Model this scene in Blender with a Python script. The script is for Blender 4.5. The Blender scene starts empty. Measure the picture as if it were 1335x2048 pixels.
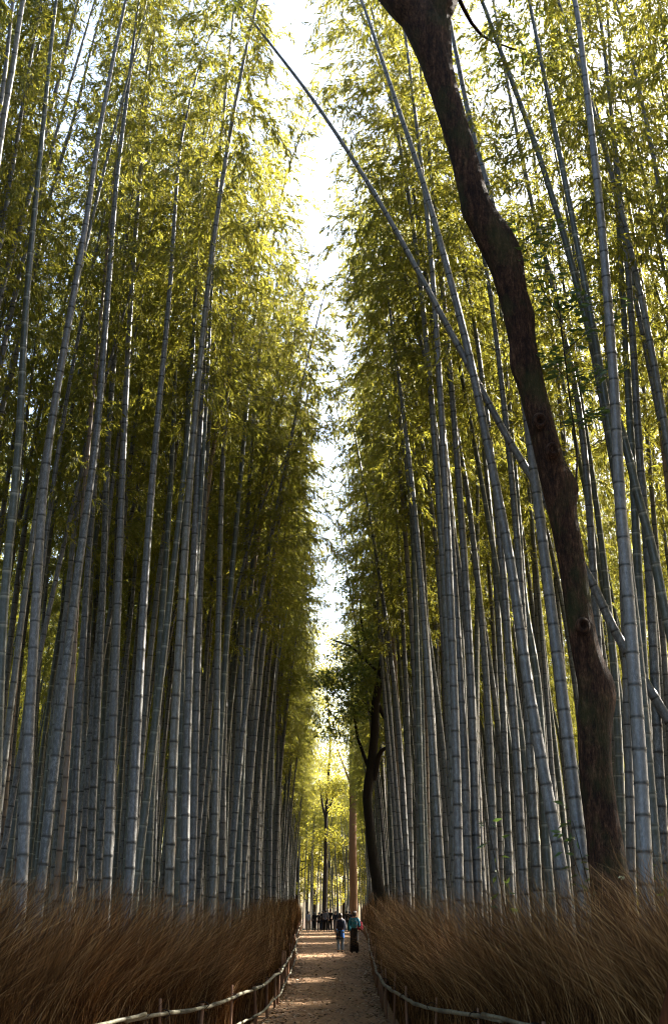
import bpy, bmesh, math, random
import numpy as np
from mathutils import Vector, Matrix

S = bpy.context.scene
C = S.collection
R = math.radians
random.seed(7)

# ------------------------------------------------------------------ camera
EYE = 1.7
PITCH = math.atan(808.0 / 2500.0)
cam_d = bpy.data.cameras.new('camera')
cam = bpy.data.objects.new('camera', cam_d)
C.objects.link(cam)
cam_d.sensor_fit = 'VERTICAL'
cam_d.sensor_height = 36.0
cam_d.lens = 36.0 * 2500.0 / 2048.0
cam_d.clip_start = 0.1
cam_d.clip_end = 3000
cam.location = (0, 0, EYE)
cam.rotation_euler = (math.pi / 2 + PITCH, 0, 0)
S.camera = cam

# ------------------------------------------------------------------ sky, sun, exposure
SUN_AZ, SUN_EL = 52.0, 32.0          # degrees right of the view direction, above the horizon
w = bpy.data.worlds.new('World')
S.world = w
w.use_nodes = True
nt = w.node_tree
sk = nt.nodes.new('ShaderNodeTexSky')
sk.sky_type = 'NISHITA'
sk.sun_disc = False
sk.sun_elevation = R(SUN_EL)
sk.sun_rotation = R(SUN_AZ)
sk.air_density = 1.0
sk.dust_density = 3.5
nt.links.new(sk.outputs[0], nt.nodes['Background'].inputs[0])
nt.nodes['Background'].inputs[1].default_value = 0.11
sun_d = bpy.data.lights.new('sun', 'SUN')
sun_d.energy = 5.0
sun_d.angle = R(0.5)
sun_d.color = (1.0, 0.93, 0.82)
sun = bpy.data.objects.new('sun', sun_d)
C.objects.link(sun)
sdir = Vector((math.sin(R(SUN_AZ)) * math.cos(R(SUN_EL)), math.cos(R(SUN_AZ)) * math.cos(R(SUN_EL)), math.sin(R(SUN_EL))))
sun.rotation_euler = sdir.to_track_quat('Z', 'Y').to_euler()
sun.location = (30, 30, 40)
S.view_settings.view_transform = 'Standard'
S.view_settings.look = 'None'
S.view_settings.exposure = 2.62
S.view_settings.gamma = 1.0
S.view_settings.use_curve_mapping = False
cy = S.cycles
cy.pixel_filter_type = 'BLACKMAN_HARRIS'
cy.filter_width = 1.1
cy.max_bounces = 7
cy.diffuse_bounces = 4
cy.glossy_bounces = 2
cy.transmission_bounces = 5
cy.transparent_max_bounces = 4
cy.use_denoising = True
cy.caustics_reflective = False
cy.caustics_refractive = False
cy.sample_clamp_indirect = 6.0

# ------------------------------------------------------------------ helpers
def at(px, py, Y):
    """point on the sight line through photo pixel (px, py) at distance Y ahead"""
    u = (px - 667.5) / 2500.0
    v = (1024.0 - py) / 2500.0
    den = math.cos(PITCH) - v * math.sin(PITCH)
    k = Y / den
    return Vector((u * k, Y, EYE + (math.sin(PITCH) + v * math.cos(PITCH)) * k))

GY = [-60, 0, 12, 21, 37, 54, 83, 108, 125, 150, 260, 900]
GZ = [0.1, 0, -.1, -.12, -.05, .1, .32, .45, .38, .2, 0.0, 0.0]
def gz(y):
    return float(np.interp(y, GY, GZ))

LY = [-4, 5, 10, 12.5, 15.1, 18.7, 23, 27.3, 38, 50, 62, 85, 126, 140]
LX = [-4.2, -4.1, -3.5, -3.05, -2.45, -1.65, -1.3, -1.2, -1.3, -1.5, -1.85, -2.3, -3.0, -3.4]
RY = [-4, 5, 10, 12.5, 15.1, 18.2, 22, 26.2, 38, 50, 62, 85, 126, 140]
RX = [3.9, 3.7, 3.2, 2.75, 2.0, 1.2, .98, .96, 1.15, 1.4, 1.68, 2.1, 2.5, 2.6]
def smooth_interp(xs, ys):
    g = np.linspace(xs[0], xs[-1], 800)
    v = np.interp(g, xs, ys)
    k = 9
    vp = np.pad(v, k, mode='edge')
    v = np.convolve(vp, np.ones(2 * k + 1) / (2 * k + 1), mode='valid')
    return lambda y: float(np.interp(y, g, v))
lx = smooth_interp(LY, LX)
rx = smooth_interp(RY, RX)

def link(o, parent=None):
    C.objects.link(o)
    if parent is not None:
        o.parent = parent
    return o

def mesh_np(name, V, F, mat=None, smooth=False, attrs=None, mats=None, mat_idx=None):
    """V (n,3), F list of equal-length face index array(s)"""
    me = bpy.data.meshes.new(name)
    V = np.asarray(V, dtype=np.float32)
    if not isinstance(F, (list, tuple)):
        F = [F]
    F = [np.asarray(f, dtype=np.int32) for f in F if len(f)]
    me.vertices.add(len(V))
    me.vertices.foreach_set('co', V.ravel())
    loops = np.concatenate([f.ravel() for f in F])
    tot = np.concatenate([np.full(len(f), f.shape[1], dtype=np.int32) for f in F])
    start = np.concatenate([[0], np.cumsum(tot)[:-1]]).astype(np.int32)
    me.loops.add(len(loops))
    me.loops.foreach_set('vertex_index', loops)
    me.polygons.add(len(tot))
    me.polygons.foreach_set('loop_start', start)
    me.polygons.foreach_set('loop_total', tot)
    if smooth:
        me.polygons.foreach_set('use_smooth', np.ones(len(tot), dtype=bool))
    if mats:
        for m in mats:
            me.materials.append(m)
        me.polygons.foreach_set('material_index', np.asarray(mat_idx, dtype=np.int32))
    elif mat:
        me.materials.append(mat)
    me.update(calc_edges=True)
    for nme, dom, arr in (attrs or []):
        a = me.attributes.new(nme, 'FLOAT', dom)
        a.data.foreach_set('value', np.asarray(arr, dtype=np.float32))
    return me

def obj(name, me, parent=None):
    return link(bpy.data.objects.new(name, me), parent)

def empty(name, loc=(0, 0, 0), rz=0.0):
    o = bpy.data.objects.new(name, None)
    o.empty_display_size = 0.2
    o.location = loc
    o.rotation_euler = (0, 0, rz)
    return link(o)

def tag(o, label=None, cat=None, group=None, kind=None):
    if label: o['label'] = label
    if cat: o['category'] = cat
    if group: o['group'] = group
    if kind: o['kind'] = kind
    return o

def frames(P):
    """parallel-transport frames along polyline P (n,3) -> T, N, B"""
    P = np.asarray(P, float)
    T = np.gradient(P, axis=0)
    T /= np.linalg.norm(T, axis=1)[:, None] + 1e-9
    N = np.zeros_like(T)
    a = np.array([1., 0, 0]) if abs(T[0][0]) < .9 else np.array([0, 1., 0])
    n = a - T[0] * a.dot(T[0])
    N[0] = n / np.linalg.norm(n)
    for i in range(1, len(P)):
        n = N[i - 1] - T[i] * N[i - 1].dot(T[i])
        N[i] = n / (np.linalg.norm(n) + 1e-9)
    return T, N, np.cross(T, N)

def tube_arrays(P, rad, sides=8, cap=True, disp=None):
    P = np.asarray(P, float)
    n = len(P)
    rad = np.broadcast_to(np.asarray(rad, float), (n,))
    T, N, B = frames(P)
    a = np.linspace(0, 2 * np.pi, sides, endpoint=False)
    rr = rad[:, None] * np.ones((1, sides))
    if disp is not None:
        rr = rr * disp(np.arange(n)[:, None] * np.ones((1, sides)), a[None, :] * np.ones((n, 1)))
    V = P[:, None, :] + rr[:, :, None] * (np.cos(a)[None, :, None] * N[:, None, :] + np.sin(a)[None, :, None] * B[:, None, :])
    V = V.reshape(-1, 3)
    i = np.arange(n - 1)[:, None] * sides
    j = np.arange(sides)[None, :]
    j2 = (j + 1) % sides
    Q = np.stack([i + j, i + j2, i + sides + j2, i + sides + j], -1).reshape(-1, 4)
    F = [Q]
    if cap:
        V = np.vstack([V, P[-1][None], P[0][None]])
        top = (n - 1) * sides
        jj = np.arange(sides)
        F.append(np.stack([top + jj, top + (jj + 1) % sides, np.full(sides, n * sides)], -1))
        F.append(np.stack([(jj + 1) % sides, jj, np.full(sides, n * sides + 1)], -1))
    return V, F

def join_arrays(parts):
    Vs, Fq, Ft, off = [], [], [], 0
    for V, F in parts:
        Vs.append(V)
        for f in F:
            (Fq if f.shape[1] == 4 else Ft).append(f + off)
        off += len(V)
    return np.vstack(Vs), [np.vstack(x) for x in (Fq, Ft) if x]

def resample(pts, n):
    """Catmull-Rom resampling of a list of points by arc length"""
    P = np.array([list(p) for p in pts], float)
    if len(P) == 2:
        t = np.linspace(0, 1, n)[:, None]
        return P[0] * (1 - t) + P[1] * t
    E = np.vstack([2 * P[0] - P[1], P, 2 * P[-1] - P[-2]])
    out = []
    for k in range(1, len(E) - 2):
        for t in np.linspace(0, 1, 24, endpoint=False):
            p0, p1, p2, p3 = E[k - 1], E[k], E[k + 1], E[k + 2]
            out.append(.5 * ((2 * p1) + (-p0 + p2) * t + (2 * p0 - 5 * p1 + 4 * p2 - p3) * t * t + (-p0 + 3 * p1 - 3 * p2 + p3) * t ** 3))
    out.append(P[-1])
    out = np.array(out)
    s = np.concatenate([[0], np.cumsum(np.linalg.norm(np.diff(out, axis=0), axis=1))])
    g = np.linspace(0, s[-1], n)
    return np.stack([np.interp(g, s, out[:, k]) for k in range(3)], 1)

# ------------------------------------------------------------------ materials
class NB:
    def __init__(self, name):
        self.m = bpy.data.materials.new(name)
        self.m.use_nodes = True
        self.t = self.m.node_tree
        self.t.nodes.clear()
        self.out = self.t.nodes.new('ShaderNodeOutputMaterial')
    def n(self, kind, **kw):
        x = self.t.nodes.new(kind)
        for k, v in kw.items():
            setattr(x, k, v)
        return x
    def l(self, a, b):
        self.t.links.new(a, b)
    def noise(self, scale, detail=3, vec=None, rough=.6):
        x = self.n('ShaderNodeTexNoise')
        x.inputs['Scale'].default_value = scale
        x.inputs['Detail'].default_value = detail
        x.inputs['Roughness'].default_value = rough
        if vec is not None: self.l(vec, x.inputs['Vector'])
        return x.outputs['Fac']
    def coords(self, scale=(1, 1, 1), rand=True):
        tc = self.n('ShaderNodeTexCoord')
        mp = self.n('ShaderNodeMapping')
        mp.inputs['Scale'].default_value = scale
        self.l(tc.outputs['Object'], mp.inputs['Vector'])
        if rand:
            oi = self.n('ShaderNodeObjectInfo')
            mu = self.n('ShaderNodeVectorMath', operation='SCALE')
            cx = self.n('ShaderNodeCombineXYZ')
            for k in range(3): self.l(oi.outputs['Random'], cx.inputs[k])
            self.l(cx.outputs[0], mu.inputs[0])
            mu.inputs['Scale'].default_value = 57.0
            self.l(mu.outputs[0], mp.inputs['Location'])
        return mp.outputs[0]
    def ramp(self, fac, stops, interp='LINEAR'):
        r = self.n('ShaderNodeValToRGB')
        r.color_ramp.interpolation = interp
        el = r.color_ramp.elements
        while len(el) < len(stops): el.new(.5)
        for e, (p, c) in zip(el, stops):
            e.position = p
            e.color = (*c, 1) if len(c) == 3 else c
        self.l(fac, r.inputs[0])
        return r.outputs[0]
    def mix(self, fac, a, b, mode='MIX'):
        x = self.n('ShaderNodeMix', data_type='RGBA', blend_type=mode)
        if isinstance(fac, (int, float)): x.inputs[0].default_value = fac
        else: self.l(fac, x.inputs[0])
        for s, v in ((6, a), (7, b)):
            if isinstance(v, tuple): x.inputs[s].default_value = (*v, 1)
            else: self.l(v, x.inputs[s])
        return x.outputs[2]
    def math(self, op, a, b=None, clamp=False):
        x = self.n('ShaderNodeMath', operation=op, use_clamp=clamp)
        for s, v in ((0, a), (1, b)):
            if v is None: continue
            if isinstance(v, (int, float)): x.inputs[s].default_value = v
            else: self.l(v, x.inputs[s])
        return x.outputs[0]
    def attr(self, name):
        x = self.n('ShaderNodeAttribute')
        x.attribute_name = name
        return x.outputs['Fac']
    def principled(self, color, rough=.7, spec=.3, bump=None, bstr=.3, bdist=.01):
        p = self.n('ShaderNodeBsdfPrincipled')
        if isinstance(color, tuple): p.inputs['Base Color'].default_value = (*color, 1)
        else: self.l(color, p.inputs['Base Color'])
        if isinstance(rough, (int, float)): p.inputs['Roughness'].default_value = rough
        else: self.l(rough, p.inputs['Roughness'])
        p.inputs['Specular IOR Level'].default_value = spec
        if bump is not None:
            b = self.n('ShaderNodeBump')
            b.inputs['Strength'].default_value = bstr
            b.inputs['Distance'].default_value = bdist
            self.l(bump, b.inputs['Height'])
            self.l(b.outputs[0], p.inputs['Normal'])
        return p.outputs[0]
    def done(self, sh):
        self.l(sh, self.out.inputs['Surface'])
        return self.m

def culm_mat(name, stops, bloom_c, scar_c, bloom_w, scar_w, lichen=.5):
    b = NB(name)
    oi = b.n('ShaderNodeObjectInfo')
    base = b.ramp(oi.outputs['Random'], stops)
    st = b.noise(1.0, 4, b.coords((26, 26, 1.1)))
    base = b.mix(b.math('MULTIPLY', b.math('SUBTRACT', st, .35, True), 1.2, True), base, b.mix(.5, base, (.05, .055, .045)))
    blot = b.noise(1.0, 6, b.coords((26, 26, 13)), .8)
    base = b.mix(b.ramp(blot, [(.47, (0, 0, 0)), (.58, (lichen * 1.3,) * 3)]), base, (.25, .245, .24))
    dk = b.noise(1.0, 7, b.coords((17, 17, 4.5)), .8)
    base = b.mix(b.ramp(dk, [(.5, (0, 0, 0)), (.66, (.8,) * 3)]), base, (.035, .035, .03))
    # each internode keeps a slightly different tone
    tone = b.attr('tone')
    base = b.mix(b.math('MULTIPLY', tone, .7), base, b.mix(.55, base, (.06, .065, .06)))
    base = b.mix(b.math('MULTIPLY', b.attr('bloom'), bloom_w), base, bloom_c)
    base = b.mix(b.math('MULTIPLY', b.attr('scar'), scar_w), base, scar_c)
    return b.done(b.principled(base, .38, .5, st, .12, .004))

M = {}
M['culm_grey'] = culm_mat('weathered_grey_culm', [(0, (.075, .072, .071)), (.14, (.115, .108, .102)), (.28, (.040, .042, .036)), (.42, (.095, .088, .083)), (.55, (.15, .142, .135)), (.68, (.055, .054, .046)), (.8, (.085, .082, .062)), (.92, (.125, .115, .085)), (1, (.035, .040, .028))], (.30, .32, .31), (.02, .02, .018), .25, .97, .5)
M['culm_green'] = culm_mat('young_green_culm', [(0, (.035, .048, .032)), (.5, (.05, .062, .042)), (1, (.042, .05, .028))], (.34, .36, .31), (.08, .08, .06), .8, .3, .2)
M['culm_brown'] = culm_mat('dry_brown_culm', [(0, (.24, .15, .09)), (1, (.30, .20, .12))], (.3, .24, .18), (.05, .03, .02), .3, .9, .2)

def leaf_mat(name, stops, trans, tw=.5, rough=.5, spec=.35):
    b = NB(name)
    rnd = b.attr('rnd')
    col = b.ramp(rnd, stops)
    oi = b.n('ShaderNodeObjectInfo')
    hs = b.n('ShaderNodeHueSaturation')
    b.l(col, hs.inputs['Color'])
    b.l(b.math('ADD', b.math('MULTIPLY', oi.outputs['Random'], .5), .75), hs.inputs['Value'])
    p = b.principled(hs.outputs[0], rough, spec)
    t = b.n('ShaderNodeBsdfTranslucent')
    tc = b.mix(rnd, trans[0], trans[1])
    b.l(tc, t.inputs['Color'])
    ms = b.n('ShaderNodeMixShader')
    ms.inputs[0].default_value = tw
    b.l(p, ms.inputs[1])
    b.l(t.outputs[0], ms.inputs[2])
    return b.done(ms.outputs[0])

M['leaf'] = leaf_mat('bamboo_leaf', [(0, (.06, .085, .02)), (.6, (.085, .11, .028)), (.93, (.11, .115, .03)), (1, (.22, .17, .07))], ((.30, .31, .035), (.48, .42, .05)), .52)
M['broadleaf'] = leaf_mat('broad_leaf', [(0, (.035, .06, .018)), (.7, (.05, .085, .022)), (1, (.08, .11, .03))], ((.22, .28, .03), (.36, .36, .05)), .48, .35)
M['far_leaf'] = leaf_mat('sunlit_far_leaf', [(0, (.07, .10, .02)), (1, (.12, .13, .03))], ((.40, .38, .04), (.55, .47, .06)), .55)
M['young_leaf'] = leaf_mat('sapling_leaf', [(0, (.04, .08, .03)), (1, (.07, .12, .05))], ((.12, .2, .03), (.2, .28, .05)), .35, .3)

def simple(name, col, rough=.8, spec=.2, var=.35, scale=(8, 8, 8), bstr=.3, bdist=.01, dark=None):
    b = NB(name)
    c = b.coords(scale)
    nz = b.noise(1, 5, c, .65)
    d = dark or tuple(x * (1 - var) for x in col)
    base = b.ramp(nz, [(.3, d), (.7, tuple(min(1, x * (1 + var * .6)) for x in col))])
    return b.done(b.principled(base, rough, spec, nz, bstr, bdist))

M['twig_branch'] = simple('branch_green_brown', (.12, .11, .06), .7)
M['rail'] = None
def bark_mat(name, stops, moss=0.0, vs=1.2):
    b = NB(name)
    c = b.coords((14, 14, vs * 2.2), False)
    c2 = b.coords((4, 4, 9), False)
    f = b.noise(1, 8, c, .72)
    rings = b.noise(1, 3, c2, .6)
    mixv = b.math('ADD', b.math('MULTIPLY', f, .8), b.math('MULTIPLY', rings, .2))
    mixv = b.math('ADD', b.math('MULTIPLY', mixv, .55), b.math('MULTIPLY', b.noise(1, 6, b.coords((38, 38, 12), False), .75), .45))
    base = b.ramp(mixv, stops)
    if moss:
        mn = b.noise(1, 4, b.coords((2.2, 2.2, 1.4), False), .6)
        base = b.mix(b.ramp(mn, [(.5, (0, 0, 0)), (.65, (moss,) * 3)]), base, (.035, .045, .012))
    return b.done(b.principled(base, .8, .2, mixv, 1.0, .06))
M['bark'] = bark_mat('dark_bark', [(.38, (.004, .002, .0015)), (.47, (.020, .009, .005)), (.54, (.055, .026, .014)), (.62, (.14, .075, .04))], .5)
M['bark_mid'] = bark_mat('dark_wet_bark', [(.25, (.01, .008, .006)), (.75, (.05, .035, .025))], .2)
M['bark_cedar'] = bark_mat('cedar_bark', [(.25, (.09, .045, .02)), (.75, (.24, .13, .06))], 0, .5)

def twig_mat():
    b = NB('brushwood_twigs')
    col = b.ramp(b.attr('rnd'), [(0, (.010, .004, .0015)), (.4, (.060, .028, .009)), (.7, (.18, .088, .028)), (.9, (.38, .21, .075)), (1, (.60, .40, .18))])
    return b.done(b.principled(col, .8, .1))
M['twig'] = twig_mat()
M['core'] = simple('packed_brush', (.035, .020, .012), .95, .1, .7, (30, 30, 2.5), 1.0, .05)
def rail_mat():
    b = NB('weathered_bamboo_rail')
    nz = b.noise(1, 5, b.coords((20, 20, 20)), .7)
    base = b.ramp(nz, [(.3, (.10, .10, .055)), (.55, (.22, .20, .13)), (.75, (.38, .35, .27))])
    base = b.mix(b.math('MULTIPLY', b.attr('scar'), .8), base, (.04, .035, .025))
    return b.done(b.principled(base, .6, .3, nz, .3, .005))
M['rail'] = rail_mat()
M['post'] = simple('split_wood_post', (.26, .145, .085), .85, .2, .5, (25, 25, 3), .6, .01)
M['rope'] = simple('black_rope', (.015, .013, .012), .9)

def path_mat():
    b = NB('leaf_strewn_earth')
    tc = b.n('ShaderNodeTexCoord')
    def mp(s):
        x = b.n('ShaderNodeMapping')
        x.inputs['Scale'].default_value = s
        b.l(tc.outputs['Object'], x.inputs['Vector'])
        return x.outputs[0]
    fine = b.noise(1, 6, mp((16, 10, 10)), .75)
    big = b.noise(1, 4, mp((.8, .35, 1)), .6)
    base = b.ramp(fine, [(.28, (.16, .085, .048)), (.5, (.33, .195, .10)), (.68, (.46, .30, .165)), (.8, (.55, .39, .24))])
    base = b.mix(b.ramp(big, [(.4, (0, 0, 0)), (.7, (.5,) * 3)]), base, (.17, .10, .06))
    rip = b.noise(1, 4, mp((1.2, 4.5, 2)), .6)
    h = b.math('ADD', b.math('MULTIPLY', fine, .5), b.math('MULTIPLY', rip, 1.0))
    return b.done(b.principled(base, .9, .2, h, .45, .02))
M['path'] = path_mat()
M['ground'] = simple('forest_litter', (.10, .065, .038), .95, .1, .6, (5, 5, 5), .8, .05)
def litter_mat():
    b = NB('fallen_leaf')
    col = b.ramp(b.attr('rnd'), [(0, (.10, .06, .035)), (.5, (.26, .17, .10)), (.85, (.42, .31, .19)), (1, (.55, .46, .33))])
    return b.done(b.principled(col, .7, .3))
M['litter'] = litter_mat()

# ------------------------------------------------------------------ ground and path
def grid_mesh(name, ys, xs_fn, zoff, mat, nz=0.0):
    V, F = [], []
    n = None
    for y in ys:
        xs = xs_fn(y)
        n = len(xs)
        for x in xs:
            V.append((x, y, gz(y) + zoff + (random.uniform(-nz, nz) if nz else 0)))
    for i in range(len(ys) - 1):
        for j in range(n - 1):
            a = i * n + j
            F.append((a, a + 1, a + n + 1, a + n))
    return mesh_np(name, V, np.array(F), mat, True)

gys = list(np.linspace(-60, 160, 111)) + [200, 260, 400, 700, 900]
o = obj('ground', grid_mesh('ground', gys, lambda y: [-900, -300, -80, -40, -20, -10, -6, -3, 0, 3, 6, 10, 20, 40, 80, 300, 900], -.02, M['ground']))
tag(o, kind='structure')
pys = list(np.linspace(-10, 140, 500))
o = obj('path', grid_mesh('path', pys, lambda y: [lx(y) - .35 + (rx(y) - lx(y) + .7) * t for t in np.linspace(0, 1, 22)], .004, M['path'], .008))
tag(o, kind='structure')

# fallen leaves: nobody could count them
def scatter_litter():
    rng = np.random.default_rng(5)
    n = 16000
    y = 12 + (rng.random(n) ** 1.7) * 100
    t = rng.random(n)
    edge = rng.random(n) < .45
    t = np.where(edge, np.where(rng.random(n) < .5, rng.random(n) ** 2 * .16, 1 - rng.random(n) ** 2 * .16), t)
    x = np.array([lx(a) + (rx(a) - lx(a)) * b for a, b in zip(y, t)])
    z = np.array([gz(a) for a in y]) + .016
    P = np.stack([x, y, z], 1)
    a = rng.random(n) * 6.283
    L = .02 + .04 * rng.random(n)
    W = L * (.2 + .3 * rng.random(n))
    d = np.stack([np.cos(a), np.sin(a), rng.normal(0, .2, n)], 1)
    s = np.stack([-np.sin(a), np.cos(a), rng.normal(0, .35, n)], 1)
    up = np.array([0, 0, 1.])
    q0 = P - d * L[:, None] + up * .004
    q1 = P + s * W[:, None] + up * (.012 * rng.random(n))[:, None]
    q2 = P + d * L[:, None] + up * (.02 * rng.random(n))[:, None]
    q3 = P - s * W[:, None] + up * (.012 * rng.random(n))[:, None]
    V = np.stack([q0, q1, q2, q3], 1).reshape(-1, 3)
    V[:, 2] = np.maximum(V[:, 2], np.repeat(z, 4) - .008)
    F = np.arange(4 * n).reshape(-1, 4)
    me = mesh_np('fallen_leaves', V, F, M['litter'], attrs=[('rnd', 'FACE', rng.random(n))])
    tag(obj('fallen_leaves', me), 'dry brown fallen leaves strewn over the earth path', 'leaves', kind='stuff')
scatter_litter()

# ------------------------------------------------------------------ bamboo
def culm_arrays(P, r0, rng, sides=10, taper=.62, inter0=.2, inter1=.36):
    """P dense polyline from ground to tip. Returns mesh arrays + node list (pos, tangent, N, B, frac, radius)"""
    s = np.concatenate([[0], np.cumsum(np.linalg.norm(np.diff(P, axis=0), axis=1))])
    H = s[-1]
    T, N, B = frames(P)
    nodes = []
    z = .05
    while z < H - .15:
        f = z / H
        nodes.append(z)
        step = inter0 + (inter1 - inter0) * min(1, f / .12)
        if f > .6: step *= 1 - .55 * (f - .6) / .4
        z += step * rng.uniform(.92, 1.08)
    ring_s, ring_r, bl, sc, tn = [], [], [], [], []
    def rad(z):
        f = z / H
        return r0 * (1.06 * (1 - f) ** taper + .015) * (1 + .10 * math.exp(-z / .25))
    tone = rng.random()
    for k, z in enumerate(nodes):
        r = rad(z)
        for dz, m, b_, s_ in ((-.06, 1.0, 0, 0), (-.034, 1.0, .45, 0), (-.016, 1.02, 1, .05), (-.009, 1.10, .1, 1), (.008, .985, 0, 1), (.017, 1.06, .25, .2), (.036, 1.0, 0, 0)):
            zz = min(max(z + dz, 0), H)
            ring_s.append(zz); ring_r.append(r * m); bl.append(b_); sc.append(s_); tn.append(tone)
            if dz == .008: tone = rng.random()
    ring_s.append(H); ring_r.append(.003); bl.append(0); sc.append(0); tn.append(tone)
    ring_s = np.array(ring_s)
    pos = np.stack([np.interp(ring_s, s, P[:, k]) for k in range(3)], 1)
    NN = np.stack([np.interp(ring_s, s, N[:, k]) for k in range(3)], 1)
    BB = np.stack([np.interp(ring_s, s, B[:, k]) for k in range(3)], 1)
    a = np.linspace(0, 2 * np.pi, sides, endpoint=False)
    V = pos[:, None, :] + np.array(ring_r)[:, None, None] * (np.cos(a)[None, :, None] * NN[:, None, :] + np.sin(a)[None, :, None] * BB[:, None, :])
    n = len(ring_s)
    i = np.arange(n - 1)[:, None] * sides
    j = np.arange(sides)[None, :]
    j2 = (j + 1) % sides
    Q = np.stack([i + j, i + j2, i + sides + j2, i + sides + j], -1).reshape(-1, 4)
    rep = lambda x: np.repeat(np.array(x), sides)
    attrs = [('bloom', 'POINT', rep(bl)), ('scar', 'POINT', rep(sc)), ('tone', 'POINT', rep(tn))]
    nd = []
    for z in nodes:
        p = np.array([np.interp(z, s, P[:, k]) for k in range(3)])
        t = np.array([np.interp(z, s, T[:, k]) for k in range(3)])
        nd.append((p, t / np.linalg.norm(t), z / H, rad(z)))
    return V.reshape(-1, 3), [Q], attrs, nd

def leaves_arrays(O, D, L, W, rng, fold=.25):
    """rhombic folded leaves at origins O with directions D"""
    n = len(O)
    D = D / (np.linalg.norm(D, axis=1)[:, None] + 1e-9)
    rv = rng.normal(size=(n, 3))
    Sd = np.cross(D, rv)
    Sd /= np.linalg.norm(Sd, axis=1)[:, None] + 1e-9
    Nn = np.cross(D, Sd)
    m = O + D * (L * .42)[:, None]
    q0 = O
    q1 = m + Sd * (W * .5)[:, None] + Nn * (W * fold)[:, None]
    q2 = O + D * L[:, None] - Nn * (L * .10)[:, None]
    q3 = m - Sd * (W * .5)[:, None] + Nn * (W * fold)[:, None]
    V = np.stack([q0, q1, q2, q3], 1).reshape(-1, 3)
    b = np.arange(n)[:, None] * 4
    F = np.concatenate([b + np.array([[0, 1, 2]]), b + np.array([[0, 2, 3]])], 0)
    return V, F

def crown_arrays(nd, rng, start=.46, Lmax=1.7, dens=1.0, leafL=.13, sides=3):
    bp, O, D = [], [], []
    side0 = rng.uniform(0, 6.28)
    for k, (p, t, f, r) in enumerate(nd):
        if f < start or f > .985: continue
        u = (f - start) / (1 - start)
        prof = (min(1, .35 + u / .22 * .65)) * (1 - .72 * u ** 1.6)
        if u < .12 and rng.random() < .45: continue
        az = side0 + (math.pi if k % 2 else 0) + rng.normal(0, .35)
        for q in range(2):
            a2 = az + (q - .5) * .8 + rng.normal(0, .15)
            L = Lmax * prof * rng.uniform(.65, 1.1) * (1 if q == 0 else .75)
            if L < .15: continue
            ref = np.array([math.cos(a2), math.sin(a2), 0.])
            el = rng.uniform(.35, .9)
            d = ref * math.cos(el) + np.array([0, 0, 1.]) * math.sin(el)
            m = 5
            pts = [p]
            cur = p.copy()
            dd = d.copy()
            for i in range(m):
                cur = cur + dd / np.linalg.norm(dd) * L / m
                dd = dd + np.array([rng.normal(0, .10), rng.normal(0, .10), -.26])
                pts.append(cur.copy())
            pts = np.array(pts)
            bp.append(tube_arrays(pts, np.linspace(max(.004, r * .16), .0022, m + 1), sides, False))
            nt_ = max(2, int(L * 12 * dens))
            for i in range(nt_):
                g = (.18 + .82 * (i + rng.random()) / nt_) * m
                i0 = min(int(g), m - 1)
                bpnt = pts[i0] * (1 - (g - i0)) + pts[i0 + 1] * (g - i0)
                bd = pts[i0 + 1] - pts[i0]
                bd /= np.linalg.norm(bd)
                td = bd * .75 + rng.normal(0, .5, 3) + np.array([0, 0, -.3])
                td /= np.linalg.norm(td)
                tl = rng.uniform(.12, .42) * (.5 + .5 * prof)
                nl = rng.integers(6, 11)
                fr = np.linspace(.3, 1, nl)[:, None]
                O.append(bpnt + td * tl * fr + np.array([0, 0, -.06]) * fr ** 2)
                D.append(td * .75 + rng.normal(0, .36, (nl, 3)) + np.array([0, 0, -.5]))
    O = np.vstack(O); D = np.vstack(D)
    n = len(O)
    L = leafL * rng.uniform(.65, 1.25, n)
    V, F = leaves_arrays(O, D, L, L * rng.uniform(.16, .24, n), rng)
    rnd = rng.random(n)
    return join_arrays(bp), (V, F, np.concatenate([rnd, rnd]))

def bamboo_meshes(P, r0, rng, mat, start=.46, Lmax=1.7, dens=1.0, leafL=.13, sides=10, taper=.62, i1=.36):
    V, F, at_, nd = culm_arrays(P, r0, rng, sides, taper, .2, i1)
    cm = mesh_np('culm', V, F, mat, True, at_)
    (bV, bF), (lV, lF, rnd) = crown_arrays(nd, rng, start, Lmax, dens, leafL)
    bm_ = mesh_np('branches', bV, bF, M['twig_branch'], True)
    lm = mesh_np('foliage', lV, lF, M['leaf'], False, [('rnd', 'FACE', rnd)])
    return cm, bm_, lm

KINDS = ('grey', 'green', 'brown')
KIND_TXT = {'grey': 'dark-ringed grey bamboo', 'green': 'pale-ringed green bamboo', 'brown': 'dry brown bamboo'}
def describe(root, kind, x, y, thick, lab=None):
    left = x < 0
    off = (lx(y) - x) if left else (x - rx(y))
    girth = 'thick ' if thick > 1.05 else 'slim ' if thick < .88 else ''
    row = 'just behind' if off < 1.7 else 'deep behind'
    fence = 'the fence facing the big trunk' if left else 'the big trunk\'s fence'
    where = '' if y < 24 else ' before the crooked tree' if y < 44 else ' past the crooked tree'
    tag(root, lab or '%s%s %s %s%s' % (girth, KIND_TXT[kind], row, fence, where), 'bamboo')
    if not lab:
        root['group'] = '%s behind %s' % (KIND_TXT[kind], fence)
def set_mat(o, m):
    o.material_slots[0].link = 'OBJECT'
    o.material_slots[0].material = m

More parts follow.
